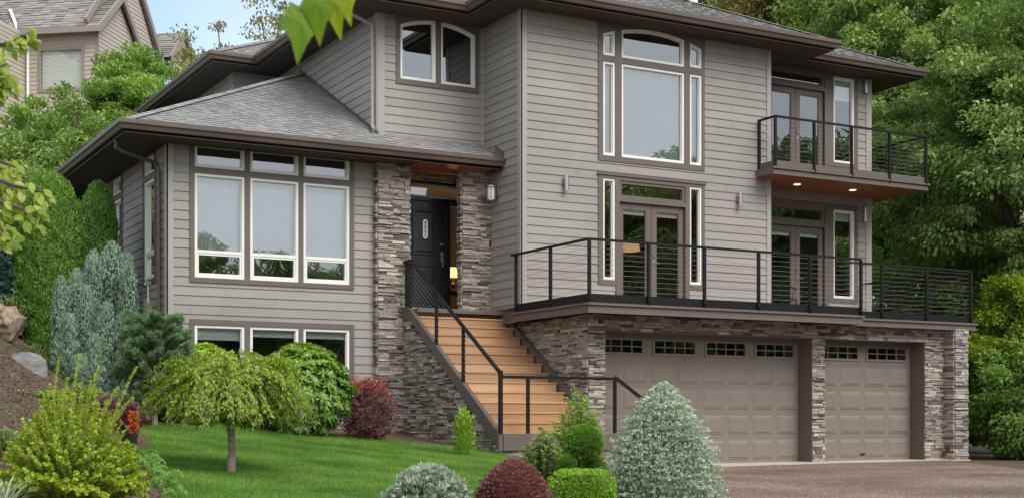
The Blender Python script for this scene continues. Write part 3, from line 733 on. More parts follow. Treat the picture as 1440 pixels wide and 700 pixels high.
def railing(name, paths, kick=True, parent=None):
    """paths: list of (points [(x,y)], post parameters along, z floor, z top)"""
    rail = MB()
    root_done = None
    for pts, zf, zt in paths:
        for a, b in zip(pts[:-1], pts[1:]):
            rail.bar((a[0], a[1], zt - .02), (b[0], b[1], zt - .02), .055, .04)
    root = rail.build(name, M['black'], parent or H)
    return root
def posts_on(root, P, zb, zt, w=.05, bolt=None, depth=.05):
    for x, y in P:
        p = MB(); p.box(x - w / 2, x + w / 2, y - depth / 2, y + depth / 2, zb, zt)
        if bolt:
            dx, dy = bolt
            p.tube([(x, y, zb + .06), (x + dx * .05, y + dy * .05, zb + .06)], .022, 8)
        p.build('post', M['black'], root)
def cables_on(root, a, b, z0, z1, n=10, r=.0032):
    c = MB()
    for i in range(n):
        z = z0 + (z1 - z0) * (i + .5) / n
        c.tube([(a[0], a[1], z), (b[0], b[1], z)], r, 5)
    c.build('cables', M['cable'], root)
root = railing('deck_railing', [([(12.6, 22.78), (12.6, 20.02), (18.88, 20.02)], 3, 4.0), ([(18.86, 20.44), (22.36, 20.44), (22.36, 23.6)], 3, 3.99)])
posts_on(root, [(12.6, 22.6), (12.6, 21.32)], 2.84, 3.97, bolt=(-1, 0)); posts_on(root, [(12.6, 20.0), (13.83, 19.98), (15.06, 19.98), (16.31, 19.98), (17.56, 19.98), (18.85, 19.98)], 2.88, 3.97, bolt=(0, -1))
posts_on(root, [(19.83, 20.42), (21.07, 20.42), (22.35, 20.42), (22.36, 21.6), (22.36, 22.7)], 2.86, 3.96, bolt=(0, -1))
posts_on(root, [(18.6, 23.45)], 3.0, 3.9)
for a, b in (((12.6, 22.78), (12.6, 20.0)), ((12.6, 20.0), (18.85, 20.0)), ((18.86, 20.44), (22.36, 20.44)), ((22.36, 20.44), (22.36, 23.6))): cables_on(root, a, b, 3.06, 3.96)
kb = MB(); kb.box(12.585, 12.615, 20.0, 22.6, 2.886, 3.04); kb.box(12.615, 18.86, 20.0, 20.03, 2.886, 3.04); kb.box(18.9, 22.38, 20.43, 20.46, 2.876, 3.02); kb.box(22.35, 22.38, 20.46, 23.5, 2.876, 3.02); kb.build('kick_board', M['black'], root)

# --- balcony
bc = MB(); bc.box(18.56, 22.95, 22.26, 23.68, 6.0, 6.1); balc = bc.build('balcony', M['deckwood'], H)
fa = MB(); fa.box(18.54, 22.97, 22.22, 22.26, 5.97, 6.12); fa.box(18.52, 18.56, 22.24, 22.8, 5.97, 6.12); fa.box(22.95, 22.99, 22.24, 24, 5.97, 6.12); fa.box(18.5, 23.0, 22.18, 22.22, 6.085, 6.125); fa.build('balcony_fascia', M['trim'], balc)
cs = MB(); cs.box(18.57, 22.94, 22.262, 23.695, 5.965, 5.99); cs.build('balcony_soffit', M['cedar'], balc)
for x, y in ((19.81, 22.96), (21.39, 22.93)):
    c = MB(); c.lathe((x, y, 5.95), [(0, 0.004), (.055, .004)], 16); c.lathe((x, y, 5.95), [(.055, .003), (.075, .003), (.08, .014)], 16); c.build('downlight', M['downlight'], balc)
root = railing('balcony_railing', [([(18.6, 22.78), (18.6, 22.24), (22.92, 22.24), (22.92, 23.9)], 6.1, 7.2)])
posts_on(root, [(18.6, 22.76)], 6.12, 7.17); posts_on(root, [(18.6, 22.24), (19.64, 22.22), (20.7, 22.22), (21.8, 22.22), (22.9, 22.22), (22.92, 23.3)], 6.06, 7.17, bolt=(0, -1))
for a, b in (((18.6, 22.78), (18.6, 22.24)), ((18.6, 22.24), (22.9, 22.24)), ((22.92, 22.24), (22.92, 23.9))): cables_on(root, a, b, 6.28, 7.16)
kb = MB(); kb.box(18.6, 22.92, 22.23, 22.25, 6.14, 6.26); kb.box(18.59, 18.61, 22.25, 22.78, 6.14, 6.26); kb.build('kick_board', M['stringer'], root)

# --- stair
st = MB()
st.box(10.96, 13.0, 23.5, 24.93, 2.9, 2.97)
stair = st.build('staircase', M['stringer'], H)
for k in range(13):
    y = 23.78 - .275 * k; zt = 3.0 - .183 * k; tn = random.random()
    t = MB(); t.box(10.97, 12.9, y - .02, y + (.28 if k else 1.12), zt - .028, zt - .001, tn); t.build('tread', M['tread'], stair)
    t = MB(); t.box(10.97, 12.88, y, y + .02, zt - .183, zt - .03, random.random()); t.build('riser', M['tread'], stair)
sg = MB()
def strg(x0, x1):
    y0, y1 = 20.1, 23.78
    A = [(24.04, 3.0), (24.04, 2.75), (23.62, 2.75), (20.42, .62), (20.1, .33), (20.1, .62), (20.24, .66), (23.75, 3.0)]
    A = [(24.04, 3.01), (24.04, 2.76), (23.68, 2.76), (20.1, .33), (20.1, .63), (20.2, .68), (23.76, 3.01)]
    sg.poly([(x0, y, z) for y, z in A]); sg.poly([(x1, y, z) for y, z in A][::-1])
    for i in range(len(A)):
        a, b = A[i], A[(i + 1) % len(A)]; sg.poly([(x0, a[0], a[1]), (x0, b[0], b[1]), (x1, b[0], b[1]), (x1, a[0], a[1])])
strg(10.87, 10.955); strg(12.91, 12.99)
sg.build('stringer', M['stringer'], stair)
ld = MB(); ld.box(10.96, 13.3, 20.12, 20.5, .56, .62); ld.build('landing', M['tread'], stair)
ld = MB(); ld.box(10.955, 13.34, 20.08, 20.115, .33, .615); ld.box(13.3, 13.34, 20.12, 20.7, .33, .615); ld.build('landing_rim', M['stringer'], stair)
for k in range(3):
    s_ = MB(); s_.box(13.35 + .28 * k, 13.63 + .28 * k, 20.12, 20.7, -.05, .44 - .17 * k, .4); s_.build('lower_step', M['tread'], stair)
xr = 10.91
ra, rb = Vector((xr, 23.74, 3.9)), Vector((xr, 20.12, 1.64))
hr = MB(); hr.bar(ra, rb, .05, .05); hr.bar((xr, 20.11, 1.57), (13.2, 20.11, 1.57), .05, .05); hr.bar((13.2, 20.11, 1.6), (14.25, 20.11, .92), .05, .05); hr.bar((xr, 23.74, 3.88), (xr, 24.02, 3.88), .05, .05)
sr = hr.build('stair_railing', M['black'], H)
for y in (23.74, 23.9): posts_on(sr, [(xr, y)], 2.9, 3.9)
for y in (22.58, 21.49): posts_on(sr, [(xr, y)], nose(y) - .1, ra.z + (rb.z - ra.z) * (23.74 - y) / 3.62, w=.05)
posts_on(sr, [(xr, 20.11)], .62, 1.68, w=.06, depth=.06); posts_on(sr, [(11.44, 20.11), (13.2, 20.11)], .62, 1.58)
posts_on(sr, [(14.2, 20.11)], 0, .95)
c = MB()
for i in range(9):
    dz = -.09 * (i + 1); c.tube([(xr, 23.74, 3.9 + dz), (xr, 20.12, 1.64 + dz)], .0032, 5)
    z = 1.57 - .095 * (i + 1)
c.build('cables', M['cable'], sr)

# --- front door
fd = FR(F_, 24.8)
db = MB(); plate(db, fd, 11.04, 12.8, 2.98, 5.62, [(11.27, 12.6, 3.0, 5.58)], -.15, .02)
db.fbox(fd, 11.27, 12.6, -.08, .04, 5.235, 5.295); db.fbox(fd, 12.2, 12.25, -.08, .03, 3.0, 5.234); dfm = db.build('door_frame', M['frontdoor'], H)
dd = MB(); dd.fbox(fd, 11.28, 12.195, -.06, -.02, 3.01, 5.23)
for z0, z1 in ((3.2, 3.95), (4.16, 5.07)):
    ring(dd, fd, outline(11.46, 11.98, z0, z1), outline(11.46, 11.98, z0, z1, None, .03), -.02, .004); dd.bevbox(fd, 11.51, 11.93, -.0199, -.006, z0 + .05, z1 - .05, .03)
fdoor = dd.build('front_door', M['frontdoor'], H)
pl = MB(); n = 16; cu, cz, rw2, hh = 11.73, 4.67, .052, .14
pts = [(cu + rw2 * math.cos(math.pi * i / n), cz + hh + rw2 * math.sin(math.pi * i / n)) for i in range(n + 1)] + [(cu - rw2 * math.cos(math.pi * i / n), cz - hh - rw2 * math.sin(math.pi * i / n)) for i in range(n + 1)]
pl.poly([fd(u, .012, z) for u, z in pts])
for i in range(len(pts)): a, b = pts[i], pts[(i + 1) % len(pts)]; pl.poly([fd(a[0], -.01, a[1]), fd(b[0], -.01, b[1]), fd(b[0], .012, b[1]), fd(a[0], .012, a[1])])
plq = pl.build('number_plaque', M['white'], fdoor)
def text(s, size, loc, m, parent, ext=.002):
    cu = bpy.data.curves.new('t', 'FONT'); cu.body = s; cu.size = size; cu.extrude = ext; cu.offset = size * .02; cu.align_x = 'CENTER'; cu.align_y = 'CENTER'
    t = bpy.data.objects.new('t', cu); COL.objects.link(t); bpy.context.view_layer.update()
    me = bpy.data.meshes.new_from_object(t); bpy.data.objects.remove(t)
    V = [(loc[0] + v.co.x, loc[1] - v.co.z, loc[2] + v.co.y) for v in me.vertices]; F = [tuple(p.vertices) for p in me.polygons]
    return finish('digit', V, F, m, parent)
for i, ch in enumerate('4052'): text(ch, .1, (cu, 24.8 - .014, cz + .12 - i * .08), M['black'], plq)
hb = MB(); hb.fbox(fd, 12.08, 12.12, -.02, -.008, 4.02, 4.24); hb.tube([fd(12.1, -.01, 4.22), fd(12.1, .05, 4.2), fd(12.1, .06, 4.1), fd(12.1, .04, 3.94), fd(12.1, -.01, 3.92)], .012, 8); hb.tube([fd(12.1, -.02, 4.38), fd(12.1, .015, 4.38)], .032, 12); hb.build('handle', M['steel'], fdoor)
window(fd, 12.25, 12.58, 3.05, 5.22, frame='frontdoor', b=.04, glass='glassdoor', parent=dfm, name='sidelight_window')
tw = window(fd, 11.28, 12.59, 5.3, 5.57, frame='corner', b=.03, glass='glass', parent=dfm, name='transom_window')
rg = MB(); rg.box(11.0, 12.9, 24.97, 25.0, 2.96, 2.99); rg.build('threshold', M['stringer'], H)

# --- wall lights
for fr, u, z in ((f1, 13.78, 5.455), (f1, 18.05, 5.46), (f4, 22.4, 5.57), (f4, 22.42, 8.54)):
    s_ = MB(); x, y, _ = fr(u, .1, 0); s_.tube([(x, y, z - .16), (x, y, z + .16)], .042, 16); s_.fbox(fr, u - .05, u + .05, .01, .03, z - .06, z + .06); s_.fbox(fr, u - .02, u + .02, .03, .06, z - .03, z + .03)
    s_.build('wall_lamp', M['steel'], H, smooth=False)
s_ = MB(); x, y, z = 12.66, 23.72, 5.3
s_.lathe((x, y, z), [(0, .16), (.11, .15), (.11, .13), (.07, .13)], 18); s_.lathe((x, y, z), [(.085, -.13), (.09, -.12), (.09, -.14), (0, -.145)], 18); s_.bar((x + .07, y, z + .1), (12.82, y + .03, z + .1), .03); s_.box(12.775, 12.8, y - .05, y + .1, z - .06, z + .22)
for i in range(6): a = i * math.pi / 3; s_.bar((x + .085 * math.cos(a), y + .085 * math.sin(a), z - .13), (x + .085 * math.cos(a), y + .085 * math.sin(a), z + .14), .01)
lm = s_.build('wall_lantern', M['steel'], H)
s_ = MB(); s_.lathe((x, y, z), [(.07, -.12), (.075, 0), (.07, .13)], 18); s_.build('glass_cylinder', M['blind'], lm)
s_ = MB(); s_.fbox(r1, 24.0, 24.04, .02, .045, 4.28, 4.42); s_.build('doorbell', M['black'], H)
# ------------------------------------------------------------------ things inside, seen through the glass
def lamp_light(loc, e, c=(1, .6, .3), r=.06):
    l = bpy.data.lights.new('lamp_light', 'POINT'); l.energy = e; l.color = c; l.shadow_soft_size = r
    o = bpy.data.objects.new('lamp_light', l); COL.objects.link(o); o.location = loc; return o
t = empty('table_lamp', (12.55, 26.3, 3.0), 'lit amber table lamp seen through the sidelight of the front door', 'lamp')
m_ = MB(); m_.lathe((13.03, 26.15, 3.9), [(.13, 0), (.07, .2)], 18); m_.build('lamp_shade', M['lampglow'], t)
m_ = MB(); m_.lathe((13.03, 26.15, 3.6), [(.07, 0), (.03, .05), (.05, .14), (.015, .2), (.012, .34)], 14); m_.build('lamp_base', M['wood furniture'], t)
tc_ = empty('console_table', (12.7, 26.3, 3.0), 'dark wooden console table under the lit lamp in the hall', 'table')
m_ = MB(); m_.box(12.6, 13.4, 26.0, 26.6, 3.55, 3.6); m_.build('tabletop', M['wood furniture'], tc_)
for a, b in ((12.62, 26.02), (13.33, 26.02), (12.62, 26.53), (13.33, 26.53)): m_ = MB(); m_.box(a, a + .05, b, b + .05, 3.0, 3.549); m_.build('leg', M['wood furniture'], tc_)
lamp_light((13.03, 26.15, 4.25), 12)
t = empty('pendant_lamp', (16.25, 24.3, 6.0), 'tan drum pendant lamp hanging behind the glass doors of the lower deck', 'lamp')
m_ = MB(); m_.lathe((16.33, 24.3, 4.45), [(.22, 0), (.2, .17)], 20); m_.build('lamp_shade', M['shade'], t)
m_ = MB(); m_.tube([(16.33, 24.3, 4.6), (16.33, 24.3, 5.79)], .008, 6); m_.build('cord', M['black'], t)
t = empty('chandelier', (8.05, 25.6, 5.7), 'warm lit crystal chandelier behind the first big wing window', 'chandelier')
m_ = MB(); rr = random.Random(4)
for i in range(46):
    a = rr.random() * 6.28; q = rr.uniform(.03, .17); z = 4.98 + rr.uniform(-.09, .09)
    m_.lathe((8.05 + q * math.cos(a), 25.6 + q * math.sin(a), z), [(0, -.02), (.012, 0), (0, .02)], 6)
m_.build('crystals', M['crystal'], t)
m_ = MB(); m_.tube([(8.05, 25.6, 5.0), (8.05, 25.6, 5.75)], .01, 6); m_.lathe((8.05, 25.6, 4.93), [(.16, 0), (.17, .01), (.16, .02)], 20); m_.build('stem', M['steel'], t)
# metal chair on the deck
t = empty('patio_chair', (19.55, 22.9, 3.005), 'small curved metal chair on the deck beside the right glass doors', 'chair')
def arcp(c, r, a0, a1, z, n=8, tilt=0): return [(c[0] + r * math.cos(a0 + (a1 - a0) * i / n), c[1] + r * math.sin(a0 + (a1 - a0) * i / n), z + tilt * math.sin(math.pi * i / n)) for i in range(n + 1)]
cx_, cy_ = 19.55, 22.95
m_ = MB(); m_.lathe((cx_, cy_, 3.42), [(0, .03), (.2, .03), (.22, .01), (.2, 0), (0, 0)], 18); m_.build('seat', M['black'], t)
m_ = MB(); m_.tube(arcp((cx_, cy_), .25, .1, 3.04, 3.68, 10, .14), .014, 8)
for a in (.4, 1.0, 1.57, 2.14, 2.74): m_.tube([(cx_ + .2 * math.cos(a), cy_ + .2 * math.sin(a), 3.44), (cx_ + .25 * math.cos(a), cy_ + .25 * math.sin(a), 3.68 + .13 * math.sin(math.pi * (a - .1) / 2.94))], .008, 6)
m_.build('backrest', M['black'], t)
for a in (.78, 2.36, 3.93, 5.5): m_ = MB(); m_.tube([(cx_ + .17 * math.cos(a), cy_ + .17 * math.sin(a), 3.42), (cx_ + .23 * math.cos(a), cy_ + .23 * math.sin(a), 3.006)], .012, 6); m_.build('leg', M['black'], t)

# ------------------------------------------------------------------ foliage tools (numpy)
def U(n, rng): v = rng.normal(size=(n, 3)); return v / np.linalg.norm(v, axis=1, keepdims=True)
def nrm(v): return v / np.maximum(np.linalg.norm(v, axis=1, keepdims=True), 1e-9)
class Leaves:
    def __init__(s): s.V = []; s.T = []
    def add(s, P, D, N, L, W, tone, fold=.25, bend=0):
        D = nrm(D); Sd = nrm(np.cross(D, N)); N = np.cross(Sd, D); L = np.broadcast_to(np.asarray(L, float).reshape(-1, 1), (len(P), 1)); W = np.broadcast_to(np.asarray(W, float).reshape(-1, 1), (len(P), 1))
        a = P; b = P + D * L * .45 + Sd * W * .5 + N * W * fold; c = P + D * L - N * L * bend; d = P + D * L * .45 - Sd * W * .5 + N * W * fold
        s.V.append(np.stack([a, b, c, d], 1)); s.T.append(np.broadcast_to(tone, (len(P),)).copy())
    def build(s, name, m, parent):
        V = np.concatenate(s.V); n = len(V); F = np.arange(n * 4).reshape(n, 4)
        o = finish(name, V.reshape(-1, 3), F, m, parent, np.clip(np.concatenate(s.T), 0, 1)); return o

def body(rng, n, c, h, r, prof, bump=.08, depth=.25, fz=3.0, seed=0, ry=None):
    """points on and just inside a lumpy solid of revolution standing on c; prof(t) -> radius factor"""
    tt = np.linspace(0, 1, 200); pr = np.maximum(prof(tt), .02); dp = np.gradient(pr, tt) * r / h
    wgt = pr * np.sqrt(1 + dp ** 2) + .02; cdf = np.cumsum(wgt); cdf /= cdf[-1]
    t = np.interp(rng.random(n), cdf, tt); th = rng.random(n) * 2 * np.pi
    R0 = np.interp(t, tt, pr) * r
    q = np.random.default_rng(seed); lump = np.zeros(n)
    for _ in range(7):
        k = q.integers(2, 9); f = q.uniform(1, 4) * fz; ph = q.random(2) * 6.28; lump += np.sin(k * th + ph[0]) * np.sin(f * t * 6 + ph[1])
    R1 = R0 * (1 + bump * lump / 2) * (1 - depth * rng.random(n) ** 2.2)
    sl = np.interp(t, tt, dp)
    N = np.stack([np.cos(th), np.sin(th), -sl], 1)
    P = np.stack([c[0] + R1 * np.cos(th), c[1] + R1 * np.sin(th) * (ry or 1), c[2] + t * h + 0 * R1], 1)
    return P, nrm(N), t

dome = lambda t: np.sqrt(np.clip(1 - ((t - .42) / .58) ** 2, 0, 1)) * np.where(t < .42, 1, 1) * np.clip(.62 + t * 1.2, 0, 1)
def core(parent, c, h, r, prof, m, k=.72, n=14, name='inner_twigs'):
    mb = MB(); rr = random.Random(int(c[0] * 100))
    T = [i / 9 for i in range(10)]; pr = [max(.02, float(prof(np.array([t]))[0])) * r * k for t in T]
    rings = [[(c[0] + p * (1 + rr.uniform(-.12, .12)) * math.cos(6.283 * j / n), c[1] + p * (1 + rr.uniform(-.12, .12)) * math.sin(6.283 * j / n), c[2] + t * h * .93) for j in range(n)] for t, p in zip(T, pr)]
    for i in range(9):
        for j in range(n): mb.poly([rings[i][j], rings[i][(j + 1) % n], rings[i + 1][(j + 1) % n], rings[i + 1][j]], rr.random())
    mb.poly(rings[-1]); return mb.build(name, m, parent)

def foot(px, w): x, y = spot(px, w); return (x, y, ground_z(x, y))
def zat(y, w): return EYE + (588 - y) / 1915 * w
GM = {}
GM['maple'] = leaf_mat('broad leaf green', (0.115, 0.2, 0.05), (0.34, 0.46, 0.14), .42, .3)
GM['oliveleaf'] = leaf_mat('olive and rust leaf', (0.12, 0.18, 0.06), (0.4, 0.3, 0.12), .5, .3)
GM['lime'] = leaf_mat('bright yellow green leaf', (0.1, 0.2, 0.025), (0.42, 0.5, 0.06), .45, .35)
GM['fresh'] = leaf_mat('fresh green leaf', (0.12, 0.235, 0.045), (0.36, 0.5, 0.13), .45, .35)
GM['sparse'] = leaf_mat('pale tan green leaf', (0.156, 0.260, 0.065), (0.468, 0.351, 0.182), .5, .3)
GM['thuja'] = leaf_mat('arborvitae green', (0.06, 0.15, 0.02), (0.2, 0.36, 0.06), .55, .15)
GM['thujatop'] = leaf_mat('arborvitae green', (0.08, 0.19, 0.03), (0.22, 0.4, 0.07), .55, .15)
GM['blue'] = leaf_mat('blue juniper', (0.115, 0.205, 0.135), (0.36, 0.5, 0.37), .6, .1)
GM['pine'] = leaf_mat('pine needles', (.075, .155, .065), (.25, .38, .18), .5, .1)
GM['bluespruce'] = leaf_mat('glaucous spruce needles', (0.24, 0.34, 0.22), (0.75, 0.84, 0.68), .6, .1)
GM['spruce dark'] = leaf_mat('dark spruce needles', (0.039, 0.091, 0.078), (0.104, 0.195, 0.156), .6, .1)
GM['globe'] = leaf_mat('grey blue needles', (0.22, 0.29, 0.2), (0.62, 0.68, 0.54), .6, .1)
GM['rhodo'] = leaf_mat('rhododendron leaf', (0.085, 0.19, 0.03), (0.34, 0.5, 0.09), .35, .2, spec=.5)
GM['rhodo2'] = leaf_mat('yellow green leaf', (0.143, 0.286, 0.026), (0.468, 0.624, 0.091), .35, .25)
GM['barberry'] = leaf_mat('barberry purple leaf', (0.12, 0.06, 0.06), (0.4, 0.22, 0.19), .5, .25)
GM['barbtip'] = leaf_mat('barberry pink tip', (0.468, 0.065, 0.091), (0.650, 0.169, 0.156), .5, .3)
GM['redmound'] = leaf_mat('barberry red purple leaf', (0.15, 0.05, 0.055), (0.42, 0.2, 0.17), .5, .25)
GM['weeping'] = leaf_mat('weeping tree leaf', (0.130, 0.221, 0.026), (0.468, 0.546, 0.091), .45, .35)
GM['golden'] = leaf_mat('golden shrub leaf', (0.2, 0.33, 0.03), (0.7, 0.76, 0.11), .5, .4)
GM['box'] = leaf_mat('boxwood leaf', (0.117, 0.286, 0.026), (0.429, 0.650, 0.078), .4, .25)
GM['boxdark'] = leaf_mat('clipped ball leaf', (0.078, 0.208, 0.026), (0.312, 0.520, 0.078), .4, .25)
GM['trail'] = leaf_mat('trailing juniper', (0.117, 0.286, 0.039), (0.455, 0.676, 0.195), .5, .25)
GM['strap'] = leaf_mat('grey green strap leaf', (0.156, 0.221, 0.130), (0.546, 0.598, 0.364), .5, .2)
GM['purple'] = leaf_mat('purple coral bells leaf', (0.091, 0.026, 0.046), (0.364, 0.169, 0.221), .5, .2)
GM['orange'] = leaf_mat('orange flower', (0.6, 0.1, 0.01), (0.8, 0.22, 0.02), .5, .3)
GM['nearleaf'] = leaf_mat('yellow green near leaf', (0.15, 0.27, 0.03), (0.55, 0.58, 0.13), .4, .45)  # the leaves' own yellow green, varied per leaf
GM['mapleleaf'] = leaf_mat('hanging maple leaf', (0.07, 0.2, 0.004), (0.36, 0.44, 0.02), .4, .5)
GM['grass'] = leaf_mat('lawn grass', (0.05, 0.155, 0.018), (0.29, 0.45, 0.09), .5, .35)
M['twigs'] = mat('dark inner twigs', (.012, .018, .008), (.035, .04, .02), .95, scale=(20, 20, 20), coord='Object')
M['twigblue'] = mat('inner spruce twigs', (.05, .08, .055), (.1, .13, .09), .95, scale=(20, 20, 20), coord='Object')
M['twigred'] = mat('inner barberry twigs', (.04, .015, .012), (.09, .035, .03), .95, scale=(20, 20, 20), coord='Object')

def tree(name, label, cat, px, w, r, ztop, zbot, m, seed, nclump=120, per=420, L=.14, trunk=.22, group=None, rc=.85, ry=1.0, droop=.25, gap=.15, tone=(0, 1), trunkz=None, bark='bark', loc=None, base=None):
    rng = np.random.default_rng(seed); rr = random.Random(seed)
    x, y = loc or spot(px, w); g = base if base is not None else ground_z(x, y)
    T = empty(name, (x, y, g), label, cat, group)
    cz = (ztop + zbot) / 2; rz = (ztop - zbot) / 2
    C = U(nclump, rng) * (gap + (1 - gap) * rng.random((nclump, 1)) ** .45); C[:, 2] = np.where(C[:, 2] < -.5, C[:, 2] * .9, C[:, 2])
    lum = 1 + .18 * np.sin(C[:, :1] * 5 + seed) * np.cos(C[:, 1:2] * 4 + seed * 2)
    C = C * lum; C = C * np.array([r, r * ry, rz]) + np.array([x, y, cz]); rcs = rc * rng.uniform(.55, 1.2, nclump)
    lv = Leaves(); ct = rng.uniform(tone[0], tone[1], nclump)
    idx = np.repeat(np.arange(nclump), per); n = len(idx)
    q = U(n, rng); q *= rng.random((n, 1)) ** .4; off = q * rcs[idx][:, None] * np.array([1, 1, .62])
    P = C[idx] + off; out = nrm(off + (C[idx] - np.array([x, y, cz])) * .35)
    D = nrm(out * .8 + U(n, rng) * .8 + np.array([0, 0, -droop])); N = nrm(np.array([0, 0, 1.0]) + out * .5 + U(n, rng) * .55)
    Ls = L * rng.uniform(.6, 1.25, n)
    lv.add(P, D, N, Ls, Ls * .62, np.clip(ct[idx] * .55 + rng.random(n) * .45, 0, 1), bend=.15)
    lv.build('crown', GM[m], T)
    mb = MB(); top = cz + rz * .55
    path = [(x + rr.uniform(-.1, .1) * k, y + rr.uniform(-.1, .1) * k, g - .2 + (top - g) * k / 6) for k in range(7)]
    mb.tube(path, [trunk * (1.15 - .15 * k) if k < 6 else trunk * .15 for k in range(7)], 10)
    for k in range(0, nclump, max(1, nclump // 34)):
        c = C[k]; j = rr.uniform(.3, .85); i = int(j * 6); p0 = Vector(path[i]); p1 = Vector(c)
        if p1.z < p0.z - .5: p0 = Vector(path[max(1, i - 2)])
        mid = p0.lerp(p1, .5) + Vector((rr.uniform(-.3, .3), rr.uniform(-.3, .3), .25))
        mb.tube([p0, mid, p1], [trunk * .38, trunk * .22, .02], 5)
    mb.build('trunk', M[bark], T, smooth=True)
    return T

# ------------------------------------------------------------------ big trees
GR = 'tall trees right of the house'
tree('tall_tree', 'broad green tree nearest the right edge of the photo, filling its upper right corner', 'tree', 1450, 34, 3.7, 12.5, 2.3, 'maple', 11, 330, 290, .135, rc=.6, group=GR)
tree('tall_tree', 'dense green tree with a dark trunk rising just right of the upper balcony', 'tree', 1262, 41, 3.6, 17.5, 4.3, 'maple', 12, 330, 290, .145, rc=.62, trunk=.3, group=GR)
tree('tall_tree', 'green tree showing above the right hip of the roof, between two others', 'tree', 1345, 47, 5.0, 21, 3.5, 'maple', 13, 330, 290, .17, rc=.85, group=GR)
tree('tall_tree', 'olive and rust coloured tree standing behind the main roof ridge', 'tree', 1080, 54, 5.2, 20.5, 9.0, 'oliveleaf', 14, 330, 240, .18, rc=.8, gap=.2, group=GR)
tree('tall_tree', 'green tree behind the roof at the right of the olive one', 'tree', 1195, 52, 4.2, 22, 6, 'fresh', 15, 300, 260, .17, rc=.8, group=GR, tone=(0,.7))
tree('tall_tree', 'dark tree farthest right behind the others', 'tree', 1560, 42, 5.5, 19, 3, 'maple', 16, 130, 420, .19, rc=1.2, tone=(0, .7), group=GR)
tree('understory_tree', 'low leafy tree with bright yellow green leaves beside the stone column', 'tree', 1425, 31.0, 1.25, 4.1, .9, 'lime', 17, 70, 300, .11, trunk=.06, rc=.42, tone=(0, .55))
tree('understory_tree', 'dark low tree filling the gap below the right side of the deck', 'tree', 1405, 34.5, 2.2, 4.5, .2, 'maple', 18, 110, 420, .14, trunk=.08, rc=.7, tone=(0, .5))
tree('understory_tree', 'bushy dark green shrub tree at the lower right edge of the photo', 'tree', 1478, 29.5, 1.7, 2.5, -.1, 'fresh', 19, 90, 380, .11, trunk=.06, rc=.5, tone=(0, .45))
tree('understory_tree', 'green tree visible through the deck cables beyond the house corner', 'tree', 1290, 38, 2.6, 6.4, .6, 'fresh', 20, 120, 420, .14, trunk=.1, rc=.7, tone=(0, .8))
GL = 'leafy trees on the slope left of the house'
tree('slope_tree', 'bushy light green tree in front of the neighbouring gable, tallest on the slope', 'tree', 205, 38.5, 2.7, 11.2, 3.6, 'fresh', 21, 420, 210, .12, group=GL, rc=.42, gap=.25, droop=-.3)
tree('slope_tree', 'green tree left of the tallest one, under the neighbouring window', 'tree', 95, 36, 2.2, 9.0, 3.6, 'fresh', 22, 340, 210, .12, group=GL, rc=.42, droop=-.3, tone=(0, .8))
tree('slope_tree', 'darker green tree at the left edge above the boulders', 'tree', 5, 33, 2.3, 7.9, 2.8, 'maple', 23, 120, 460, .14, group=GL, rc=.7)
tree('slope_tree', 'lower green tree close to the eave corner of the wing', 'tree', 150, 33.5, 2.2, 8.5, 2.9, 'maple', 24, 260, 230, .12, group=GL, rc=.42, tone=(.2, 1))
tree('slope_tree', 'green tree showing between the neighbouring gable and the rear roof', 'tree', 278, 43, 2.5, 12.3, 4.5, 'fresh', 25, 300, 200, .13, group=GL, rc=.45, droop=-.3)
tree('slope_tree', 'dark green tree on the slope just behind the tall clipped arborvitae', 'tree', 62, 30.5, 1.5, 6.3, 2.4, 'maple', 27, 90, 460, .12, group=GL, rc=.6, tone=(0, .35))
tree('slope_tree', 'thin tan tinged tree against the blue sky behind the rear roof', 'tree', 352, 47, 3.2, 14.9, 6, 'sparse', 26, 300, 90, .13, group=GL, rc=.5, droop=-.4, trunk=.1)
tree('tall_tree', 'pale green tree filling the sky gap between the olive tree and the right hip', 'tree', 1150, 62, 6.0, 24, 9, 'fresh', 51, 130, 420, .22, rc=1.3, group=GR, gap=.05)
tree('tall_tree', 'green tree farthest back behind the upper right crowns', 'tree', 1330, 60, 7.0, 25, 5, 'maple', 52, 150, 440, .22, rc=1.4, group=GR, gap=.05)
# belt of trees across the street; it shows mirrored in the windows
base_t = tree('street_tree', 'broad street tree across the road, seen only mirrored in the windows', 'tree', 0, 0, 3.6, 8.0, .2, 'maple', 31, 110, 420, .2, rc=1.0, loc=(6, -34), base=-.86, group='street trees mirrored in the windows')
rr = random.Random(8)
for i in range(1, 17):
    r_ = base_t.copy(); COL.objects.link(r_); sc = (1 + i * .12) * rr.uniform(.85, 1.15)
    r_.location = (6 + i * 5.6 + rr.uniform(-1, 1), -34 + i * .6 + rr.uniform(-3, 3), -.86); r_.scale = (sc, sc, sc); r_.rotation_euler = (0, 0, rr.random() * 6)
    for ch in base_t.children: c = ch.copy(); COL.objects.link(c); c.parent = r_

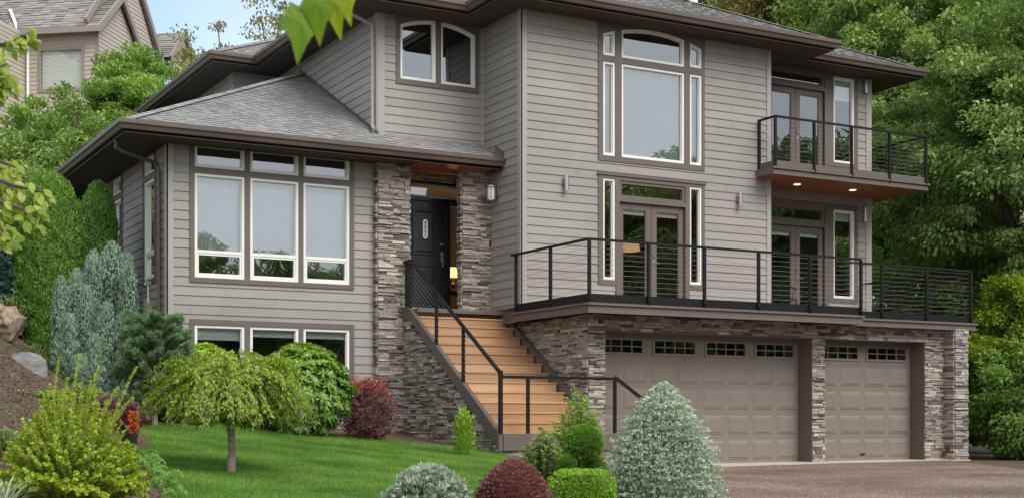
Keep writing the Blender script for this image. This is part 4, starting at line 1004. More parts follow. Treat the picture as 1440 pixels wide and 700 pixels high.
# ------------------------------------------------------------------ evergreen columns
def sprays(name, label, cat, px, w, ztop, rpx, m, prof, n, L, seed, up=.8, coreM='twigs', group=None, bump=.06, depth=.2, wid=.4, base=None, parent=None, lean=0, tonebias=0, tuft=0, flat=1.0, loc=None, corek=.8, fz=3.0, part='foliage', mk=True):
    rng = np.random.default_rng(seed); x, y = loc or spot(px, w); g = base if base is not None else ground_z(x, y) - .03
    T = parent or empty(name, (x, y, g), label, cat, group); r = rpx / 1915 * w if rpx > 1 else rpx
    P, N, t = body(rng, n, (x, y, g), ztop - g, r, prof, bump, depth, seed=seed, fz=fz)
    D = nrm(N * (1 - up) + np.array([0, 0, up]) + U(n, rng) * .45)
    Ls = L * rng.uniform(.6, 1.3, n); tn = np.clip(rng.random(n) * .8 + tonebias * t + .1 * np.sin(P[:, 2] * 9 + P[:, 0] * 7), 0, 1)
    lv = Leaves()
    if not tuft: lv.add(P, D, nrm(N + U(n, rng) * .6), Ls, Ls * wid, tn)
    else:
        for k in range(tuft): D2 = nrm(D + U(n, rng) * .75); lv.add(P, D2, nrm(N + U(n, rng) * .8), Ls * rng.uniform(.7, 1.1, n), Ls * wid, np.clip(tn + rng.normal(size=n) * .12, 0, 1))
    lv.build(part, GM[m], T)
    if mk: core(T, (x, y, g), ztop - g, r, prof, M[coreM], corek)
    return T
colm = lambda t: np.clip(1 - np.clip((t - .72) / .28, 0, 1) ** 2.2, .0, 1) ** .5 * (.86 + .14 * np.sin(t * 3.1))
spire = lambda t: np.clip(1 - t ** 2.6, 0, 1) * (.75 + .5 * t)
conep = lambda t: np.clip((1 - t) ** .78 * 1.02 + .02, 0, 1) * np.clip(1.0 - .2 * np.clip(.12 - t, 0, 1) * 5, 0, 1)
sprays('arborvitae', 'tall wide clipped dark green columnar arborvitae left of the wing', 'evergreen', 70, 24, zat(246, 24), 43, 'thuja', colm, 42000, .07, 41, tonebias=.25, up=.75)
sprays('arborvitae', 'narrow bright green arborvitae close against the wing side wall', 'evergreen', 138, 25.6, zat(257, 25.6), 27, 'thujatop', colm, 22000, .065, 42, tonebias=.3, up=.75)
sprays('spruce_tree', 'dark blue green spruce at the left edge behind the arborvitae', 'evergreen', -12, 27, 4.6, .75, 'spruce dark', lambda t: np.clip(1 - t, 0.02, 1) ** .7, 9000, .12, 43, up=.1, tuft=3, wid=.2, depth=.45, bump=.25)
# blue juniper: one plant of many upright plumes
T = None
jx, jy = spot(138, 21.6); jg = ground_z(jx, jy)
T = empty('blue_juniper', (jx, jy, jg), 'large grey blue juniper of upright feathery plumes beside the wing corner', 'juniper')
for i, (px, ty, hw, w) in enumerate([(158, 341, 30, 22.2), (132, 352, 22, 22.1), (180, 356, 15, 21.8), (108, 378, 17, 21.8), (86, 388, 13, 21.4), (122, 402, 15, 21.2), (98, 442, 15, 20.9), (150, 425, 17, 21.0), (172, 440, 15, 21.0), (134, 470, 15, 20.7), (84, 470, 11, 20.9), (112, 500, 14, 20.5)]):
    x, y = spot(px, w); sprays('', '', '', px, w, zat(ty, w), hw, 'blue', lambda t: np.clip(1 - t ** 4, 0, 1) ** .6 * (.7 + .3 * np.minimum(1, t * 2.5)), 9000 if hw > 18 else 5500, .05, 60 + i, up=.85, parent=T, wid=.3, base=ground_z(x, y) - .02, tonebias=.15, bump=.16, depth=.3, part='plume', fz=2)
# pine with an upright leader
px, w = 218, 21.0; x, y = spot(px, w); g = ground_z(x, y)
T = empty('young_pine', (x, y, g), 'bushy dark green young pine with a tall bare leader at the wing corner', 'pine')
mb = MB(); lx, ly = spot(208, w)
mb.tube([(x, y, g - .1), (x - .02, y, g + .8), (lx, ly, zat(440, w)), (lx, ly, zat(397, w))], [.05, .04, .018, .01], 8); 
rng = np.random.default_rng(5); rr = random.Random(5); lv = Leaves(); nb = 170
for k in range(nb):
    a = rr.random() * 6.283; hz = rr.random() ** .8; z0 = g + .15 + hz * (zat(455, w) - g - .2); rad = (.82 * (1 - hz * .5)) * rr.uniform(.55, 1)
    p0 = Vector((x, y, z0)); p1 = Vector((x + rad * math.cos(a) * 1.1, y + rad * math.sin(a), z0 + .12 + rad * .25)); mb.tube([p0, p0.lerp(p1, .6) + Vector((0, 0, -.03)), p1], [.014, .01, .006], 4)
    n = 420; tt = .35 + .65 * rng.random(n); P = np.array(p0) + (np.array(p1) - np.array(p0)) * tt[:, None]; ax = nrm(np.array([np.array(p1) - np.array(p0)]))
    D = nrm(ax * .9 + U(n, rng) * .9 + np.array([0, 0, .25])); lv.add(P, D, U(n, rng), .1, .008, rng.random(n) * .8 + (tt > .9) * .3)
n = 260; zz = rng.uniform(zat(445, w), zat(425, w), n); lv.add(np.stack([np.full(n, lx), np.full(n, ly), zz], 1), nrm(U(n, rng) + np.array([0, 0, .5])), U(n, rng), .09, .006, .5)
n = 50; lv.add(np.stack([np.full(n, lx), np.full(n, ly), np.full(n, zat(399, w))], 1), nrm(U(n, rng) * 1.2 + np.array([0, 0, .8])), U(n, rng), .07, .012, 1.0)
lv.build('needles', GM['pine'], T); mb.build('trunk', M['palebark'], T)

# ------------------------------------------------------------------ shrubs by the wing
def rosette_shrub(name, label, px, w, ytop, rpx, m, seed, n=1500, L=.12, per=8, prof=None, zb=None, cat='shrub', wid=.34, twig='twigs', bump=.14):
    rng = np.random.default_rng(seed); x, y = spot(px, w); g = ground_z(x, y) if zb is None else zb; h = zat(ytop, w) - g; r = rpx / 1915 * w
    T = empty(name, (x, y, g), label, cat); pr = prof or dome
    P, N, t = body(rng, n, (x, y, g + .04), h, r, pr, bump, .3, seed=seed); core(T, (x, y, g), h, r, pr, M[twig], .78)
    lv = Leaves(); ax = nrm(N + np.array([0, 0, .7])); base = rng.random(n)
    for k in range(per):
        a = 6.283 * k / per + rng.random(n) * .6; s1 = nrm(np.cross(ax, U(n, rng) * .01 + np.array([.3, .5, .2]))); s2 = np.cross(ax, s1)
        D = s1 * np.cos(a)[:, None] + s2 * np.sin(a)[:, None] + ax * rng.uniform(-.15, .75, (n, 1)); Ls = L * rng.uniform(.7, 1.2, n)
        lv.add(P, D, ax, Ls, Ls * wid, np.clip(base * .45 + rng.random(n) * .3 + .3 * (t > .75), 0, 1), bend=.12)
    lv.build('foliage', GM[m], T); return T
rosette_shrub('rhododendron', 'large round glossy green rhododendron below the wing windows', 425, 22.6, 488, 62, 'rhodo', 71, 1700, .125)
rosette_shrub('rhododendron', 'smaller yellow green shrub between the pine and the first lower window', 288, 23.2, 487, 44, 'rhodo2', 72, 900, .11)
rosette_shrub('dark_shrub', 'dark green low shrub hidden under the left of the weeping tree', 262, 22.2, 556, 44, 'rhodo', 73, 600, .1)
rosette_shrub('dark_shrub', 'dark green low shrub behind the trunk of the weeping tree', 352, 23.4, 548, 50, 'rhodo', 74, 600, .1)
T = sprays('barberry', 'purple red barberry bush with pink shoots against the stone column', 'shrub', 517, 23.4, zat(537, 23.4), 36, 'barberry', dome, 6500, .055, 75, up=.45, coreM='twigred', wid=.55, bump=.3, depth=.45, corek=.62)
rng = np.random.default_rng(3); x, y = spot(517, 23.4); lv = Leaves()
for k in range(60):
    a = rng.random() * 6.28; q = rng.random() ** .5 * .38; p = np.array([x + q * math.cos(a), y + q * math.sin(a), zat(552, 23.4) + (.1 - q * .35)]); d_ = np.array([.35 * math.cos(a) * q, .35 * math.sin(a) * q, 1]); n = 22; tt = rng.random(n)
    lv.add(p + d_ * tt[:, None] * rng.uniform(.1, .26), nrm(U(n, rng) + d_ * .8), U(n, rng), .035, .02, rng.random(n))
lv.build('new_shoots', GM['barbtip'], T)
T = sprays('slim_shrub', 'small slim yellow green shrub at the foot of the stone stair flank', 'shrub', 652, 21.6, zat(578, 21.6), 12, 'rhodo2', dome, 900, .085, 76, up=.6, wid=.35, mk=False, bump=.3, depth=.8)

# ------------------------------------------------------------------ front planting
sprays('conical_spruce', 'large silvery green conical dwarf spruce in front of the garage door', 'evergreen', 933, 13.6, zat(537, 13.6), 76, 'bluespruce', lambda t: np.clip(1 - t ** 2.3, 0, 1) ** .75 * (1.04 - .12 * t), 14000, .032, 81, up=.12, coreM='twigblue', tuft=5, wid=.27, bump=.15, depth=.27, fz=9, corek=.84, base=-.12, tonebias=.1)
sprays('globe_spruce', 'low mounded grey blue dwarf spruce at the bottom edge of the photo', 'evergreen', 601, 12.3, zat(657, 12.3), 60, 'globe', lambda t: np.sqrt(np.clip(1 - t ** 2.2, 0, 1)), 1500, .06, 82, up=.3, coreM='twigblue', tuft=16, wid=.2, bump=.2, depth=.22, fz=6, corek=.8, base=-.15)
sprays('red_barberry_mound', 'clipped round dusky red barberry mound beside the grey blue one', 'shrub', 722, 12.6, zat(648, 12.6), 54, 'redmound', lambda t: np.sqrt(np.clip(1 - t ** 2.3, 0, 1)), 17000, .025, 83, up=.3, coreM='twigred', wid=.6, bump=.11, depth=.26, fz=7, corek=.82, base=-.15)
# clipped low hedge: box shaped body
def hedge():
    rng = np.random.default_rng(84); x, y = spot(818, 13.2); g = -.15; zt = zat(662, 13.2)
    T = empty('boxwood_hedge', (x, y, g), 'low clipped bright green hedge between the red mound and the cone', 'hedge'); n = 26000
    a = rng.uniform(-1, 1, (n, 3)); k = np.argmax(np.abs(a) * np.array([1, 1, 1.1]), axis=1); nn = np.zeros((n, 3)); nn[np.arange(n), k] = np.sign(a[np.arange(n), k]); a[np.arange(n), k] = nn[np.arange(n), k]
    a *= (1 - .14 * rng.random((n, 1)) ** 2); rr_ = np.linalg.norm(a, axis=1, keepdims=True); a *= np.clip(1.22 / rr_, 0, 1)
    u = np.array([sT, -cT, 0]); v = np.array([cT, sT, 0]); lump = 1 + .05 * np.sin(a[:, :1] * 9) * np.cos(a[:, 1:2] * 8 + a[:, 2:] * 6)
    P = np.array([x, y, (g + zt) / 2]) + a[:, :1] * .31 * u * lump + a[:, 1:2] * .27 * v + a[:, 2:] * (zt - g) / 2 * np.array([0, 0, 1]) * lump
    N = nrm(nn[:, :1] * u + nn[:, 1:2] * v + nn[:, 2:] * np.array([0, 0, 1])); lv = Leaves(); lv.add(P, nrm(N + U(n, rng) * .8 + np.array([0, 0, .3])), nrm(N + U(n, rng) * .8), .024, .014, rng.random(n)); lv.build('foliage', GM['box'], T)
    m_ = MB(); m_.box(-.0, .0, 0, 0, 0, 0); m_ = MB(); c = [np.array([x, y, 0]) + u * sx * .2 + v * sy * .17 for sx, sy in ((-1, -1), (1, -1), (1, 1), (-1, 1))]
    m_.hexa([(p[0], p[1], g) for p in c] + [(p[0], p[1], zt - .1) for p in c]); m_.build('inner_twigs', M['twigs'], T)
hedge()
# topiary: ball on a crooked stem with smaller tufts below
x, y = spot(820, 14.6); g = ground_z(x, y)
T = empty('topiary_shrub', (x, y, g), 'cloud pruned shrub with a round green ball on a bent stem', 'topiary')
ballp = lambda t: np.sqrt(np.clip(1 - (2 * t - 1) ** 2, 0, 1))
def ball(px, py, w, rpx, n, seed, parent=T, m='boxdark', L=.022):
    r = rpx / 1915 * w; z = zat(py, w); sprays('', '', '', px, w, z + r, rpx, m, ballp, n, L, seed, parent=parent, base=z - r, up=.3, wid=.5, bump=.06, depth=.12, part='leaf_ball', corek=.9)
ball(820, 623, 14.6, 26, 9000, 85); ball(797, 652, 14.5, 13, 2600, 86); ball(838, 655, 14.7, 13, 2600, 87); ball(800, 671, 14.3, 10, 1500, 88)
mb = MB(); P_ = lambda px, py, w: (*spot(px, w), zat(py, w)); mb.tube([(x, y, g - .05), P_(818, 680, 14.6), P_(815, 660, 14.6), P_(821, 640, 14.6)], [.02, .018, .014, .01], 6); mb.tube([P_(816, 672, 14.6), P_(800, 655, 14.5)], .009, 5); mb.tube([P_(817, 668, 14.6), P_(838, 657, 14.7)], .009, 5); mb.build('stem', M['palebark'], T)

def stems(name, label, px, w, ytop, rpx, m, seed, ns, L, wid=.28, cat='shrub', lean=.25, per=34, gbase=None, stemM='palebark', tip=.2, low=.1, drop=0):
    rng = np.random.default_rng(seed); rr = random.Random(seed); x, y = spot(px, w); g = ground_z(x, y) if gbase is None else gbase; r = rpx / 1915 * w; H_ = zat(ytop, w) - g
    T = empty(name, (x, y, g), label, cat); lv = Leaves(); mb = MB()
    for k in range(ns):
        a = rr.random() * 6.283; q = rr.random() ** .6; h = H_ * (1 - .45 * q * q) * rr.uniform(.78, 1); bx, by = x + r * .35 * q * math.cos(a), y + r * .35 * q * math.sin(a)
        tx, ty = x + r * q * math.cos(a), y + r * q * math.sin(a); p = [np.array([bx, by, g]), np.array([(bx + tx) / 2 * .6 + bx * .4, (by + ty) / 2 * .6 + by * .4, g + h * .55]), np.array([tx, ty, g + h])]
        mb.tube([tuple(v) for v in p], [.008, .006, .003], 4)
        tt = low + (1 - low) * rng.random(per); c = ((1 - tt) ** 2)[:, None] * p[0] + (2 * tt * (1 - tt))[:, None] * p[1] + (tt ** 2)[:, None] * p[2]
        an = tt * 40 + rng.random(per) * 2; D = np.stack([np.cos(an), np.sin(an), rng.uniform(.1, .9, per) - drop], 1); Ls = L * rng.uniform(.6, 1.2, per)
        lv.add(c, D, nrm(np.array([0, 0, 1.0]) + U(per, rng) * .4), Ls, Ls * wid, np.clip(rng.random(per) * .7 + tip * (tt > .8), 0, 1), bend=.2)
    lv.build('foliage', GM[m], T); mb.build('stem', M[stemM], T); return T
stems('upright_shrub', 'tall loose yellow green shrub before the landing railing', 812, 16.6, 540, 42, 'rhodo2', 91, 130, .085, per=46, wid=.32)
stems('leafy_shrub', 'dense mid green shrub left of the tall loose one', 764, 15.8, 598, 34, 'rhodo', 92, 120, .075, per=42, wid=.34)
stems('ground_shrub', 'brownish green low shrub between the ball topiary and the cone', 866, 15.2, 640, 26, 'rhodo2', 93, 60, .05, per=26)

# ------------------------------------------------------------------ weeping tree on the lawn
x, y = spot(325, 15.0); g = ground_z(x, y); w = 15.0
T = empty('weeping_tree', (x, y, g), 'small umbrella shaped weeping tree with pale trunk on the lawn', 'tree')
mb = MB(); hx = zat(560, w); mb.tube([(x, y, g - .05), (x + .01, y, g + .25), (x - .012, y, hx - .1), (x, y, hx + .1)], [.05, .043, .037, .03], 12); rng = np.random.default_rng(9); rr = random.Random(9)
lv = Leaves(); R_ = .9
for k in range(620):
    a = rr.random() * 6.283; q = rr.random() ** .55; rad = R_ * (.25 + .78 * q); lump = 1 + .13 * math.sin(a * 5) + .09 * math.sin(a * 11 + 1); rad *= lump
    top = zat(503, w) + .03 - .2 * q * q + .07 * math.sin(a * 4 + q * 5) + rr.uniform(-.14, .12); end = zat(604, w) + rr.uniform(-.03, .24) + .18 * (1 - q) + .1 * (math.sin(a + 2.2) ** 2 if q > .7 else 0)
    p0 = np.array([x, y, hx + .02]); p1 = np.array([x + rad * .62 * math.cos(a), y + rad * .62 * math.sin(a), top + .16]); p2 = np.array([x + rad * math.cos(a), y + rad * math.sin(a), end])
    if k % 3 == 1: p2 = p2 * .45 + p1 * .55 + np.array([math.cos(a) * .08, math.sin(a) * .08, .02])
    if k % 3 == 0: mb.tube([tuple(p0), tuple(p0 * .25 + p1 * .5 + p2 * .25), tuple(p2)], [.012, .006, .003], 4)
    n = 52; tt = .25 + .75 * rng.random(n) ** .8; c = ((1 - tt) ** 2)[:, None] * p0 + (2 * tt * (1 - tt))[:, None] * p1 + (tt ** 2)[:, None] * p2
    D = nrm(np.array([math.cos(a) * .5, math.sin(a) * .5, -.9]) + U(n, rng) * .8); lv.add(c + rng.normal(size=(n, 3)) * .012, D, nrm(np.array([math.cos(a), math.sin(a), .8]) + U(n, rng) * .6), (.052 * rng.uniform(.6, 1.2, n)), .026, np.clip(rng.random(n) * .75 + .25 * (tt < .6), 0, 1), bend=.15)
lv.build('crown', GM['weeping'], T); mb.build('trunk', M['palebark'], T, smooth=True)

# ------------------------------------------------------------------ golden shrub, strap plant, pot, trailing juniper at the left
x, y = spot(100, 9.9); w = 9.9; g = ground_z(x, y)
T = empty('golden_shrub', (x, y, g), 'bright yellow green shrub with long arching shoots in the left foreground', 'shrub')
rng = np.random.default_rng(12); rr = random.Random(12); lv = Leaves(); mb = MB()
RV = np.array([sT, -cT, 0])
def shoot(b, tipp, sag, n, L, t0=.1, tn=0):
    mid = (b + tipp) / 2 + np.array([0, 0, sag]); tt = t0 + (1 - t0) * rng.random(n); c = ((1 - tt) ** 2)[:, None] * b + (2 * tt * (1 - tt))[:, None] * mid + (tt ** 2)[:, None] * tipp
    tang = nrm(2 * (1 - tt)[:, None] * (mid - b) + 2 * tt[:, None] * (tipp - mid)); sd = U(n, rng); sd = nrm(sd - tang * np.sum(sd * tang, 1, keepdims=True))
    lv.add(c, sd + tang * .7, nrm(tang + U(n, rng) * .7 + np.array([0, 0, .6])), L * (1.15 - .6 * tt) * rng.uniform(.7, 1.2, n), L * .55, np.clip(rng.random(n) * .7 + tn, 0, 1)); mb.tube([tuple(b), tuple((b + tipp) / 4 + mid / 2), tuple(tipp)], [.006, .004, .002], 4)
C0 = np.array([x, y, g])
for k in range(560):
    a = rr.random() * 6.283; q = rr.random() ** .5; b = C0 + np.array([math.cos(a), math.sin(a), 0]) * .22 * q; tip_ = C0 + np.array([math.cos(a) * .56 * q, math.sin(a) * .56 * q, (zat(540, w) - g) * (1.04 - .85 * q ** 2.2) * rr.uniform(.4, 1)])
    shoot(b, tip_, .1, 90, .043, .15)
for px, py, dw, bx in ((83, 503, 0, 60), (111, 500, .1, 85), (138, 515, 0, 100), (70, 540, -.1, 60), (128, 535, .1, 95), (192, 516, -.1, 130), (186, 560, -.2, 120), (60, 575, 0, 60), (165, 545, .1, 110), (95, 530, -.1, 80)):
    p = np.array([*spot(px, w + dw), zat(py, w + dw)]); b = np.array([*spot(bx, w), g + .15]); shoot(b, p, .16 if px > 150 else .02, 170, .036, .2, .15)
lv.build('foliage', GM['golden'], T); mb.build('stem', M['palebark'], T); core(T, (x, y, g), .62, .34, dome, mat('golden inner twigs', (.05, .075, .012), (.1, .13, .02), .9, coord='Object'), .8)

def straps(name, label, px, w, n, L, m, seed, wid=.02, g=None, spread=.9):
    rng = np.random.default_rng(seed); x, y = spot(px, w); g = ground_z(x, y) if g is None else g; T = empty(name, (x, y, g), label, 'plant'); V = []; F = []; tn = []
    for k in range(n):
        a = rng.random() * 6.283; el = rng.uniform(.15, 1.3); l = L * rng.uniform(.6, 1.1); d0 = np.array([math.cos(a) * math.cos(el), math.sin(a) * math.cos(el), math.sin(el)]); sd = np.array([-math.sin(a), math.cos(a), 0]) * wid / 2; b = len(V); p = np.array([x, y, g]) + rng.normal(size=3) * np.array([.03, .03, 0])
        for s in range(7):
            t = s / 6; c = p + d0 * l * t + np.array([0, 0, -.45 * l * t * t * spread]); ww = (1 - t ** 2.5) * .9 + .1; V += [c - sd * ww, c + sd * ww]
        for s in range(6): F.append((b + 2 * s, b + 2 * s + 1, b + 2 * s + 3, b + 2 * s + 2)); tn.append(rng.random() * .3 + (k % 7) / 10)
    finish('blades', np.array(V), np.array(F), GM[m], T, tn)
straps('strap_leaf_plant', 'spiky grey green strap leaved plant at the bottom left corner', 2, 7.8, 90, .42, 'strap', 14, .014, g=.32)
# pot
x, y = spot(180, 16.6); g = ground_z(x, y)
T = empty('flower_pot', (x, y, g), 'dark round pot at the left edge of the lawn', 'pot')
mb = MB(); mb.lathe((x, y, g), [(0, 0.005), (.1, 0), (.135, .22), (.15, .22), (.15, .25), (.12, .25), (.115, .2), (0, .2)], 20); mb.build('pot_body', M['terracotta'], T)
T2 = sprays('coral_bells', 'purple leaved coral bells growing in the dark pot', 'plant', 176, 16.6, g + .52, .2, 'purple', dome, 1100, .055, 15, up=.4, wid=.9, base=g + .2, bump=.2, depth=.5, mk=False)
T2 = sprays('orange_flower', 'bright orange flower cluster hanging over the right rim of the pot', 'flower', 188, 16.3, g + .42, .055, 'orange', lambda t: np.full_like(t, .8), 170, .035, 16, up=.3, wid=.8, base=g + .15, depth=.8, mk=False)
sprays('coral_bells', 'purple leaved coral bells on the soil left of the pot', 'plant', 148, 17.4, ground_z(*spot(148, 17.4)) + .3, .26, 'purple', dome, 1100, .06, 17, up=.4, wid=.9, depth=.5, mk=False)
# trailing juniper
x, y = spot(215, 13.6); g = ground_z(x, y)
T = empty('trailing_juniper', (x, y, g), 'low feathery green trailing juniper along the left edge of the lawn', 'juniper')
lv = Leaves(); mb = MB(); rr = random.Random(19)
for k in range(46):
    t = rr.random(); px_ = 192 + 50 * t + rr.uniform(-14, 12); w_ = 15.2 - 3.2 * t; b = np.array([*spot(px_, w_), 0]); b[2] = ground_z(b[0], b[1]) + .03
    e_ = np.array([*spot(px_ + rr.uniform(0, 26), w_ - rr.uniform(.1, .6)), 0]); e_[2] = ground_z(e_[0], e_[1]) + rr.uniform(.03, .2); shoot(b, e_, rr.uniform(.08, .2), 90, .03, .1)
lv.build('foliage', GM['trail'], T)

# boulders and driftwood
def rock(name, label, px, w, yc, sx, sy, sz, seed, m='rock', amp=.16, cat='boulder', rot=0, lvl=4):
    import bmesh
    bm = bmesh.new(); bmesh.ops.create_icosphere(bm, subdivisions=lvl, radius=1); q = random.Random(seed); W_ = [(Vector((q.gauss(0, 1), q.gauss(0, 1), q.gauss(0, 1))) * s, q.random() * 6.28, 1 / s) for s in (1.2, 1.7, 2.6, 3.5, 5, 8, 11) for _ in range(2)]
    pl = [(Vector((q.gauss(0, 1), q.gauss(0, 1), q.gauss(0, .7))).normalized(), q.uniform(.6, .85)) for _ in range(9)]
    for v in bm.verts:
        c = v.co.normalized(); r_ = 1 + sum(amp * a * math.sin(k.dot(c) + p) for k, p, a in W_)
        c = c * r_
        for nn, dd in pl:
            e = c.dot(nn) - dd
            if e > 0: c -= nn * e * .9
        v.co = Vector((c.x * sx, c.y * sy, c.z * sz))
    x, y = spot(px, w); me = bpy.data.meshes.new(name); bm.to_mesh(me); me.materials.append(M[m]); o = bpy.data.objects.new(name, me); COL.objects.link(o); o.location = (x, y, zat(yc, w)); o.rotation_euler = (0, .08, TH - R(90) + rot)
    return tag(o, label, cat)
rock('boulder', 'broad flat topped grey boulder on the slope below the arborvitae', 36, 18.6, 530, .42, .36, .36, 11, amp=.05)
rock('boulder', 'low cracked tan boulder in front of the flat topped one', 18, 17.2, 558, .36, .28, .15, 8, amp=.09)
rock('driftwood_stump', 'gnarled weathered driftwood stump at the left edge above the boulders', 8, 21.0, 452, .3, .26, .3, 5, 'drift', .17, 'driftwood', lvl=5)
# low plants on the slope
stems('ground_shrub', 'reddish low plant on the bark mulch at the left edge', 22, 14.5, 560, 26, 'oliveleaf', 94, 30, .05, per=16)
stems('ground_shrub', 'small green plant on the mulch between boulder and arborvitae', 52, 21.5, 478, 16, 'fresh', 95, 12, .06, per=12)

stems('ground_shrub', 'dark green bushy plant behind the driftwood stump', 18, 23.5, 405, 34, 'rhodo', 96, 60, .09, per=30)
stems('ground_shrub', 'rust red leafy plant between the golden shrub and the boulders', 40, 13.2, 585, 34, 'oliveleaf', 97, 60, .05, per=22)
stems('ground_shrub', 'low green plant just behind the strap leaved plant', 8, 10.5, 600, 30, 'fresh', 98, 50, .05, per=22)
stems('ground_shrub', 'dark green leafy shrub filling the bank behind the golden shrub', 72, 15.5, 548, 48, 'rhodo', 99, 90, .06, per=30)
stems('ground_shrub', 'fresh green shrub between the purple coral bells and the blue juniper', 118, 18.2, 540, 40, 'fresh', 100, 80, .06, per=30)
def litter():
    rng = np.random.default_rng(61); n = 9000; w = rng.uniform(9, 26, n); k = rng.uniform(-.40, -.25, n); r = k * w; X = r * sT + w * cT; Y = -r * cT + w * sT
    Z = np.array([ground_z(a, b_) for a, b_ in zip(X, Y)]) + .012; P = np.stack([X, Y, Z], 1); lv = Leaves(); lv.add(P, nrm(U(n, rng) * np.array([1, 1, .25])), nrm(np.array([0, 0, 1.]) + U(n, rng) * .5), .045 * rng.uniform(.4, 1.3, n), .02, rng.random(n))
    o = lv.build('bark_chips', leaf_mat('bark chips and fallen leaves', (.06, .03, .018), (.36, .22, .12), .8, .05), None); tag(o, 'bark chips and fallen leaves scattered over the left slope', 'mulch', kind='stuff')
litter()
# ------------------------------------------------------------------ leaves close to the viewer
def shaped_leaf(lib, pos, D, N, size, tone, lobes):
    D = D / np.linalg.norm(D); Sd = np.cross(D, N); Sd /= np.linalg.norm(Sd); N = np.cross(Sd, D)
    b = len(lib['V']); q = lib['rng']; curl = q.uniform(.1, .5)
    c0 = (.0, .32)
    for s, l in [c0] + lobes: lib['V'].append(pos + Sd * s * size + D * l * size - N * (curl * (s * s + (l - .3) ** 2)) * size)
    k = len(lobes)
    for i in range(k): lib['F'].append((b, b + 1 + i, b + 1 + (i + 1) % k)); lib['T'].append(tone + q.uniform(-.1, .1))
OV = [(0, 0), (.13, .12), (.25, .32), (.27, .5), (.2, .72), (.08, .9), (0, 1.0), (-.08, .9), (-.2, .72), (-.27, .5), (-.25, .32), (-.13, .12)]
MP = [(0, 0), (.1, -.03), (.26, -.1), (.25, .04), (.36, .1), (.31, .2), (.42, .42), (.3, .45), (.24, .6), (.16, .72), (.0, 1.15), (-.16, .72), (-.22, .6), (-.32, .45), (-.44, .4), (-.31, .2), (-.36, .1), (-.25, .04), (-.26, -.1), (-.1, -.03)]
def flush(lib, name, m, parent): return finish(name, [tuple(v) for v in lib['V']], lib['F'], m, parent, np.clip(lib['T'], 0, 1))
UP = np.array([0, 0, 1.]); BK = np.array([-cT, -sT, 0])
x, y = spot(-330, 4.2)
T = empty('near_tree', (x, y, -.7), 'young tree with drooping yellow green leaves reaching in from the left edge', 'tree')
lib = dict(V=[], F=[], T=[], rng=np.random.default_rng(23)); mb = MB(); rr = random.Random(23)
mb.tube([(x, y, -.8), (x + .02, y, .6), (x - .02, y + .03, 1.6), (x, y, 2.3)], [.06, .05, .035, .015], 10)
def P3(px, py, w): return np.array([*spot(px, w), zat(py, w)])
for pts in ([(-250, 60, 4.1), (-60, 75, 4.0), (20, 60, 3.9), (44, 45, 3.9)], [(-200, 90, 4.1), (-40, 110, 4.0), (10, 90, 4.0)], [(-260, 200, 4.2), (-60, 230, 4.0), (20, 262, 3.9), (70, 272, 3.9)], [(-260, 230, 4.1), (-50, 260, 3.8), (10, 288, 3.7), (55, 300, 3.7)], [(-260, 260, 4.3), (-70, 300, 4.0), (0, 325, 3.9), (22, 330, 3.9)], [(-200, 180, 4.2), (-60, 215, 4.1), (-5, 225, 4.1), (22, 235, 4.1)], [(-200, 120, 4.2), (-60, 140, 4.1), (2, 120, 4.1), (18, 108, 4.1)], [(-230, 220, 4.0), (-70, 260, 3.9), (-10, 300, 3.8), (14, 342, 3.8)]):
    Q = [P3(*p) for p in pts]; mb.tube([(x, y, min(2.2, Q[0][2]))] + [tuple(q) for q in Q], [.014] + [.006] * (len(Q) - 1) + [.002], 5)
    n = 62
    for k in range(n):
        t = rr.uniform(.0, 1) ** .8 * (len(Q) - 1); i = min(int(t), len(Q) - 2); c = Q[i] + (Q[i + 1] - Q[i]) * (t - i); D = UP * rr.uniform(-1.0, -.1) + RV * rr.uniform(-.5, .9) + BK * rr.uniform(-.5, .5); N_ = BK * rr.uniform(.3, 1) + UP * rr.uniform(.2, 1) + RV * rr.uniform(-.6, .6)
        shaped_leaf(lib, c + RV * rr.uniform(-.02, .02) + UP * rr.uniform(-.035, .02), D, N_, rr.uniform(.026, .045), rr.random() * .8, OV)
flush(lib, 'leaves', GM['nearleaf'], T); mb.build('branches', M['bark'], T)
x, y = spot(450, 1.7)
T = empty('maple_twig', (x, y, 1.55), 'close blurred bright green maple leaves hanging down at the top of the view', 'twig')
lib = dict(V=[], F=[], T=[], rng=np.random.default_rng(2))
for px, py, sz, dx, tn, yaw in ((425, 10, .064, -.05, .25, .25), (447, -16, .062, .03, .3, .0), (468, -14, .054, .1, .7, -.25), (482, -14, .042, .2, .9, -.45), (388, -22, .026, -.1, .1, .4)):
    shaped_leaf(lib, P3(px, py, 1.7), -UP + RV * dx + BK * .15, BK + RV * yaw + UP * .25, sz, tn, MP)
flush(lib, 'leaves', GM['mapleleaf'], T)
mb = MB(); mb.tube([tuple(P3(385, -30, 1.7)), tuple(P3(440, -14, 1.7)), tuple(P3(480, -22, 1.7)), tuple(P3(560, -120, 1.75)), tuple(P3(700, -330, 1.9))], [.001, .0015, .002, .004, .007], 6); mb.build('stem', M['bark'], T)

